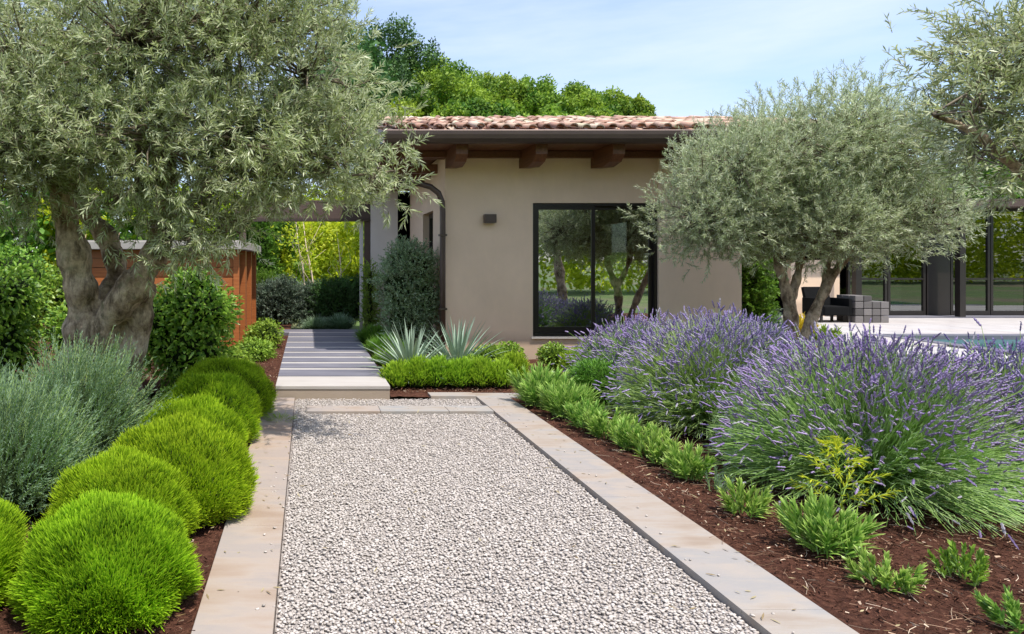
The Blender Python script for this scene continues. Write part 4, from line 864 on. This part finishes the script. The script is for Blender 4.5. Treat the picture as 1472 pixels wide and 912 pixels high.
for i, (x, y, h, r, mt, lb) in enumerate([(2.7, 9.15, .40, .2, 'hedge', 'bright green plant at the hedge end behind the kerb corner'), (2.55, 9.8, .42, .24, 'light', 'yellowish leafy plant against the wall left of the window'), (2.95, 10.2, .42, .22, 'light', 'yellowish leafy plant under the left corner of the window'),
        (3.65, 10.3, .38, .24, 'glossy', 'dark green leafy plant under the window'), (3.75, 9.6, .42, .26, 'hedge', 'bright green plant under the window in front of the dark one'), (4.2, 10.2, .42, .26, 'light', 'light leafy plant under the window by the lavender'), (2.2, 9.15, .36, .2, 'light', 'light green seedling plant beside the right agave')]):
    if mt == 'hedge': shrub('bed_plant', lb, 'plant', (x, y, 0), hedge_plant(400+i, r, h, 2200, .1, .015), mt, core=([((0, 0, .1), (r*.7, r*.7, .15))], M['core'], .9, .05, i), group='leafy plants along the villa wall')
    else: laurel(400+i, 'bed_plant', lb, (x, y, 0), [((0, 0, h*.5), (r, r, h*.5))], 1500, .05, .024, mt, group='leafy plants along the villa wall', catg='plant')
# the row of young plants along the right kerb
row = [(2.60, 7.75, .30, .50, 2600, 'widest bushy plant at the far end of the kerb row'), (2.66, 7.15, .25, .44, 2000, 'bushy plant second from the far end of the kerb row'), (2.68, 6.66, .19, .32, 1100, 'third plant from the far end of the kerb row'), (2.72, 6.3, .19, .31, 1000, 'fourth plant from the far end of the kerb row'),
       (2.76, 5.92, .2, .32, 1000, 'fifth plant from the far end of the kerb row'), (2.80, 5.56, .2, .31, 950, 'sixth plant from the far end, before the first gap in the kerb row'), (2.82, 5.14, .2, .32, 900, 'strappy bright plant just before the small grey seedling')]
def strap_plant(seed, r, h, n, label, loc, mat='strap', L=None, Wd=.0135, group='young plants along the kerb', name='young_plant'):
    """several leafy upright shoots, each a stem with strap leaves around it"""
    g = np.random.default_rng(seed); ns = int(max(8, n//45)); a = g.uniform(0, 2*np.pi, ns); q = np.sqrt(g.random(ns))
    B_ = np.stack([np.cos(a)*q*r*.45, np.sin(a)*q*r*.45, np.zeros(ns)], -1); Ds = nrm(np.stack([np.cos(a)*q*.55, np.sin(a)*q*.55, np.ones(ns)], -1)+.12*runit(g, ns)); hs = h*.78*g.uniform(.6, 1.1, ns)*(1-.25*q)
    per = 30; k = np.repeat(np.arange(ns), per); t = np.tile((np.arange(per)+.5)/per, ns)**.8; P = B_[k]+Ds[k]*(hs[k]*t)[:, None]
    ph = np.tile(np.arange(per)*2.4, ns)+g.uniform(0, .5, len(k)); u = nrm(np.cross(Ds[k], runit(g, len(k)))); D = nrm(Ds[k]*(.75+.75*t)[:, None]+u*(.8-.4*t)[:, None]+.1*runit(g, len(k)))
    geo = blades(g, P, D, (L or h*.38)*g.uniform(.7, 1.2, len(k))*(1-.25*t), Wd*g.uniform(.75, 1.2, len(k)), 3, .22, [.45, 1, .75, .06], up=u)
    rt = shrub(name, label, 'plant', loc, geo, mat, group=group); st = tubes(np.stack([B_, B_+Ds*(hs*.6)[:, None], B_+Ds*hs[:, None]], 1), np.array([.004, .003, .0015]), 4, v=g.random(ns))
    link('stems', mesh_np('stems', st[0], st[1], M['lavstem'], {'v': st[2]}), rt); return rt
for i, (x, y, r, h, n, lb) in enumerate(row): strap_plant(420+i, r*1.25, h, n*1.3, lb, (x, y, 0))
strap_plant(430, .17, .20, 700, 'small grey green seedling in the mulch of the kerb row', (2.84, 4.86, 0), 'sage', .05, .004)
strap_plant(431, .2, .25, 800, 'rounded strappy tuft near the kerb, alone in the mulch', (2.76, 4.40, 0))
strap_plant(432, .27, .36, 1500, 'large strappy plant near the kerb in the foreground', (2.86, 3.84, 0))
strap_plant(433, .2, .2, 700, 'low tuft in front of the large strappy plant', (2.84, 3.42, 0), 'strap')
strap_plant(434, .2, .2, 800, 'bright yellowish tuft low at the right in the foreground', (3.3, 3.5, 0), 'light', .06, .012)
strap_plant(435, .18, .18, 700, 'small tuft at the bottom right corner of the bed', (3.1, 3.02, 0), 'strap')
grassy(436, 'seedling', 'thin grassy weed behind the small grey seedling', (3.25, 4.95, 0), .2, .06, 120, .12, .003, 'lavstem', lean=1.2)
grassy(437, 'seedling', 'thin trailing weed on the left kerb by the furthest mound', (-.28, 7.0, 0), .22, .04, 160, .1, .004, 'light', lean=1.6)
# dark green mound behind the kerb row
laurel(440, 'dark_mound', 'dark green feathery mound between kerb row and lavender', (3.28, 7.75, 0), [((0, 0, .2), (.38, .34, .3)), ((-.1, 0, .3), (.25, .25, .2))], 5200, .06, .009, 'darkherb', up=.6)
# tall yellow green sprout
g = np.random.default_rng(441); root = thing('yellow_sprout', 'tall feathery yellow green sprout in front of the nearest lavender', 'plant', (3.13, 4.06, 0)); segs = []; lv = []
main = np.array([[0, 0, 0], [-.01, 0, .2], [-.03, 0, .38], [-.045, 0, .53]]); segs.append(main)
for k in range(15):
    t = .2+.75*k/15; p = np.array([np.interp(t*3, range(4), main[:, q]) for q in range(3)]); a = k*2.4; L = .3*(1-t)+.06; e = p+np.array([math.cos(a)*L, math.sin(a)*L*.6, L*.45]); segs.append(np.array([p, p*.66+e*.34+[0, 0, .015], p*.33+e*.67+[0, 0, .015], e]))
tb = tubes(np.array(segs), np.array([.004, .003, .002, .001]), 4); link('stems', mesh_np('stems', tb[0], tb[1], M['lavstem'], {'v': tb[2]}), root)
P = []; D = []
for s in segs:
    for t in np.linspace(.25, 1, 24): p = np.array([np.interp(t*3, range(4), s[:, q]) for q in range(3)]); P.append(p); D.append(s[-1]-s[0])
P = np.array(P); D = nrm(nrm(np.array(D))+.8*runit(g, len(P))); P = np.concatenate([P, main[-1]+g.normal(size=(60, 3))*.02]); D = np.concatenate([D, nrm(runit(g, 60)+[0, 0, .8])])
link('foliage', fol_mesh('foliage', blades(g, P, D, g.uniform(.03, .07, len(P)), .008, 2, .2), M['yellowgreen']), root)

# ------------------------------------------------------------------ lavender
def lavender(seed, r, h, ns, label, loc, flower=1.0, near=True):
    g = np.random.default_rng(seed); root = thing('lavender_bush', label, 'lavender', loc, 'lavender bushes'); 
    a = g.uniform(0, 2*np.pi, ns); c = 1-g.random(ns)**1.2*.9; lump_ = .07*np.sin(a*5+seed)+.05*np.sin(a*11+seed*3); th = np.arccos(c)                       # polar angle, 0 = straight up
    rad = np.sin(th); D = np.stack([np.cos(a)*rad, np.sin(a)*rad, np.cos(th)], -1)
    tipl = (1/np.sqrt((rad/(r*1.05))**2+(np.cos(th)/h)**2))*(1+lump_)*g.uniform(.8, 1.04, ns)*np.where(g.random(ns) < .04, 1.1, 1)
    B_ = np.stack([np.cos(a)*rad*r*.22, np.sin(a)*rad*r*.22, .03+0*a], -1)
    E = D*tipl[:, None]; E[:, 2] = np.maximum(E[:, 2]-.07*rad**3, .04); mid = B_*.45+E*.55; mid[:, 2] += .05*tipl*rad; mid += g.normal(size=mid.shape)*.018
    q = B_*.2+E*.8; q[:, 2] += .035*tipl*rad; E += g.normal(size=E.shape)*.02
    path = np.stack([B_, mid, q, E], 1); vs = g.random(ns)
    st = tubes(path, np.array([.0028, .0024, .002, .0015])*(1.15 if near else 1.4), 3, v=vs); link('stems', mesh_np('stems', st[0], st[1], M['lavstem'], {'v': st[2]}), root)
    # long thin leaves, dense below, sparse above
    nl = int(ns*8); k = g.integers(0, ns, nl); t = g.beta(1.25, 1.7, nl); seg = np.clip((t*3).astype(int), 0, 2); f = (t*3-seg)[:, None]; P = path[k, seg]*(1-f)+path[k, seg+1]*f
    Dd = nrm(path[k, seg+1]-path[k, seg]); Dl = nrm(Dd+.42*runit(g, nl)+np.array([0, 0, .1])); geo = blades(g, P+.014*runit(g, nl), Dl, g.uniform(.035, .085, nl)*(1.15-.3*t), g.uniform(.003, .0055, nl), 2, .08)
    link('foliage', fol_mesh('foliage', geo, M['lavleaf']), root)
    # flower spikes: whorls along the last centimetres
    hasf = g.random(ns) < flower*np.clip(.07+1.75*np.cos(th)**2.2, 0, 1); idx = np.nonzero(hasf)[0]; d = nrm(path[idx, 3]-path[idx, 2]+.1*runit(g, len(idx))); Lf = g.uniform(.045, .095, len(idx))
    kk = 8; T_ = np.linspace(0, 1, kk); P = path[idx, 3][:, None]+d[:, None]*(Lf[:, None]*T_[None])[..., None]; pr_ = np.array([.25, 1, .6, 1.05, .6, 1, .55, .08]); rd = .0072*(1 if near else 1.15)*g.uniform(.75, 1.2, (len(idx), 1))*pr_[None]
    old = g.random(len(idx)) < .22; vv = g.random(len(idx))
    for nm, sel, mt in (('flowers', ~old, 'lavflower'), ('faded_flowers', old, 'lavfaded')):
        fg = tubes(P[sel], rd[sel], 4, v=vv[sel])
        ii = np.nonzero(sel)[0]; m = 9; k2 = np.repeat(ii, m); tt = g.random(len(k2)); Pp = path[idx[k2], 3]+d[k2]*(Lf[k2]*tt)[:, None]; pet = blades(g, Pp, nrm(d[k2]*.7+runit(g, len(k2))), g.uniform(.006, .012, len(k2)), .0045, 2, 0, v=g.random(len(k2)))
        c_ = cat([fg, pet]); link(nm, mesh_np(nm, c_[0], c_[1], M[mt], {'v': c_[2], 't': c_[3]}), root)
    return root
lavender(500, 1.0, .98, 5200, 'nearest big lavender bush with green stems filling the right foreground', (3.98, 4.95, 0))
lavender(501, .9, .92, 4000, 'big lavender bush at the right edge of the bed', (5.1, 5.0, 0))
lavender(502, .95, 1.0, 4800, 'middle lavender bush with dark base between the near and the far ones', (3.95, 6.75, 0))
lavender(503, .85, .86, 3600, 'far lavender bush in front of the big window', (3.95, 8.15, 0), near=False)
lavender(504, .85, .86, 3200, 'lavender bush behind the middle one, below the right wall panel', (4.9, 7.9, 0), near=False)
lavender(505, .8, .76, 2900, 'lavender bush in front of the forked olive trunk', (5.1, 6.55, 0), near=False)
lavender(506, .6, .64, 1000, 'lavender bush on the pool side behind the nearest one', (6.1, 6.3, 0), near=False)
lavender(507, .8, .76, 2400, 'hindmost lavender bush by the villa corner', (5.6, 9.0, 0), near=False)

# ------------------------------------------------------------------ plants round the second olive and the far beds
for i, (px, py, Y, r, h, mt, lb) in enumerate([(1113, 475, 14.0, .3, .45, 'light', 'yellow green tuft left of the forked olive trunk'), (1188, 475, 13.6, .3, .42, 'light', 'yellow green tuft right of the forked olive trunk'), (1152, 470, 14.2, .22, .62, 'yellow', 'orange yellow leafed plant between the olive stems')]):
    p = at(px, py, Y); strap_plant(520+i, r*1.3, h, 1500, lb, (p.x, Y, 0), mt, .14, .02, group='tufts behind the small olive', name='tuft')
for i, (x, Y, r, h, mt, lb) in enumerate([(8.95, 14.3, .4, .75, 'greydark', 'dark grey shrub beyond the villa corner'), (9.6, 14.9, .35, .65, 'greydark', 'dark shrub left of the olive trunk on the terrace edge'), (8.6, 13.2, .35, .5, 'sage', 'grey green shrub at the foot of the villa corner')]):
    tall_bush(530+i, lb, (x, Y, 0), [((0, 0, h*.5), (r, r, h*.5)), ((.1, 0, h*.6), (r*.8, r*.8, h*.45))], 500, mt, .05, .016, name='shrub')
for i, (x, Y, r, h, lb) in enumerate([(8.45, 13.3, .38, 2.0, 'slim green tree right beside the villa corner'), (8.9, 16.0, .6, 2.6, 'green bush outside the rear window opening')]):
    tall_bush(540+i, lb, (x, Y, 0), [((0, 0, h*(.2+.2*k)), (r, r, h*.2)) for k in range(4)], 1600, 'midgreen', .07, .028, name='bush')
for i in range(7):
    x = 15.2+i*.95; tall_bush(550+i, ['leftmost', 'second', 'third', 'fourth', 'third from last', 'last but one', 'rightmost'][i]+' low green plant behind the pavilion glass', (x, 20.9, 0.02), [((0, 0, .3), (.4, .3, .35))], 160, 'midgreen', .09, .035, name='indoor_plant')['group'] = 'plants behind the pavilion glass'
for i, (px, Y, r, h, mt, lb) in enumerate([(400, 17.0, .55, 1.15, 'greydark', 'dark grey green shrub at the left of the path end'), (440, 17.4, .6, 1.0, 'greydark', 'dark shrub behind the end of the path'), (478, 17.2, .6, 1.15, 'pinedark', 'dark shrub right of the middle at the path end'), (512, 17.6, .5, 1.2, 'pinedark', 'dark shrub beside the passage post'), (372, 17.8, .5, 1.3, 'midgreen', 'green shrub between shed corner and passage')]):
    p = at(px, 375, Y); tall_bush(560+i, lb, (p.x, Y, 0), [((0, 0, h*.4), (r, r*.8, h*.42)), ((.15, 0, h*.7), (r*.7, r*.6, h*.3)), ((-.2, 0, h*.6), (r*.6, r*.6, h*.33))], 1500, mt, .06, .018, name='shrub')
for i, (x, Y, r, h, lb) in enumerate([(.22, 15.7, .34, .42, 'small grey green lavender-like plant at the end of the path'), (.72, 15.8, .36, .58, 'taller grey green plant right of it at the end of the path')]):
    grassy(570+i, 'sage_plant', lb, (x, Y, 0), r, h, 1500, .3, .012, 'sage', lean=.9)
for i, (px, Y, h, r, lb) in enumerate([(378, 18.6, 3.1, .5, 'tall dark climber covered column left of the passage view'), (352, 18.9, 2.9, .6, 'leafy tall shrub behind the shed post'), (400, 19.4, 2.2, .5, 'sunlit tall shrub right of the dark climber')]):
    p = at(px, 375, Y); tall_bush(580+i, lb, (p.x, Y, 0), [((0, 0, h*(.12+.2*k)), (r*(1-.12*k), r*.8, h*.17)) for k in range(5)], 1800, ['midgreen', 'midgreen', 'yellowgreen'][i], .07, .026, name='tall_shrub')
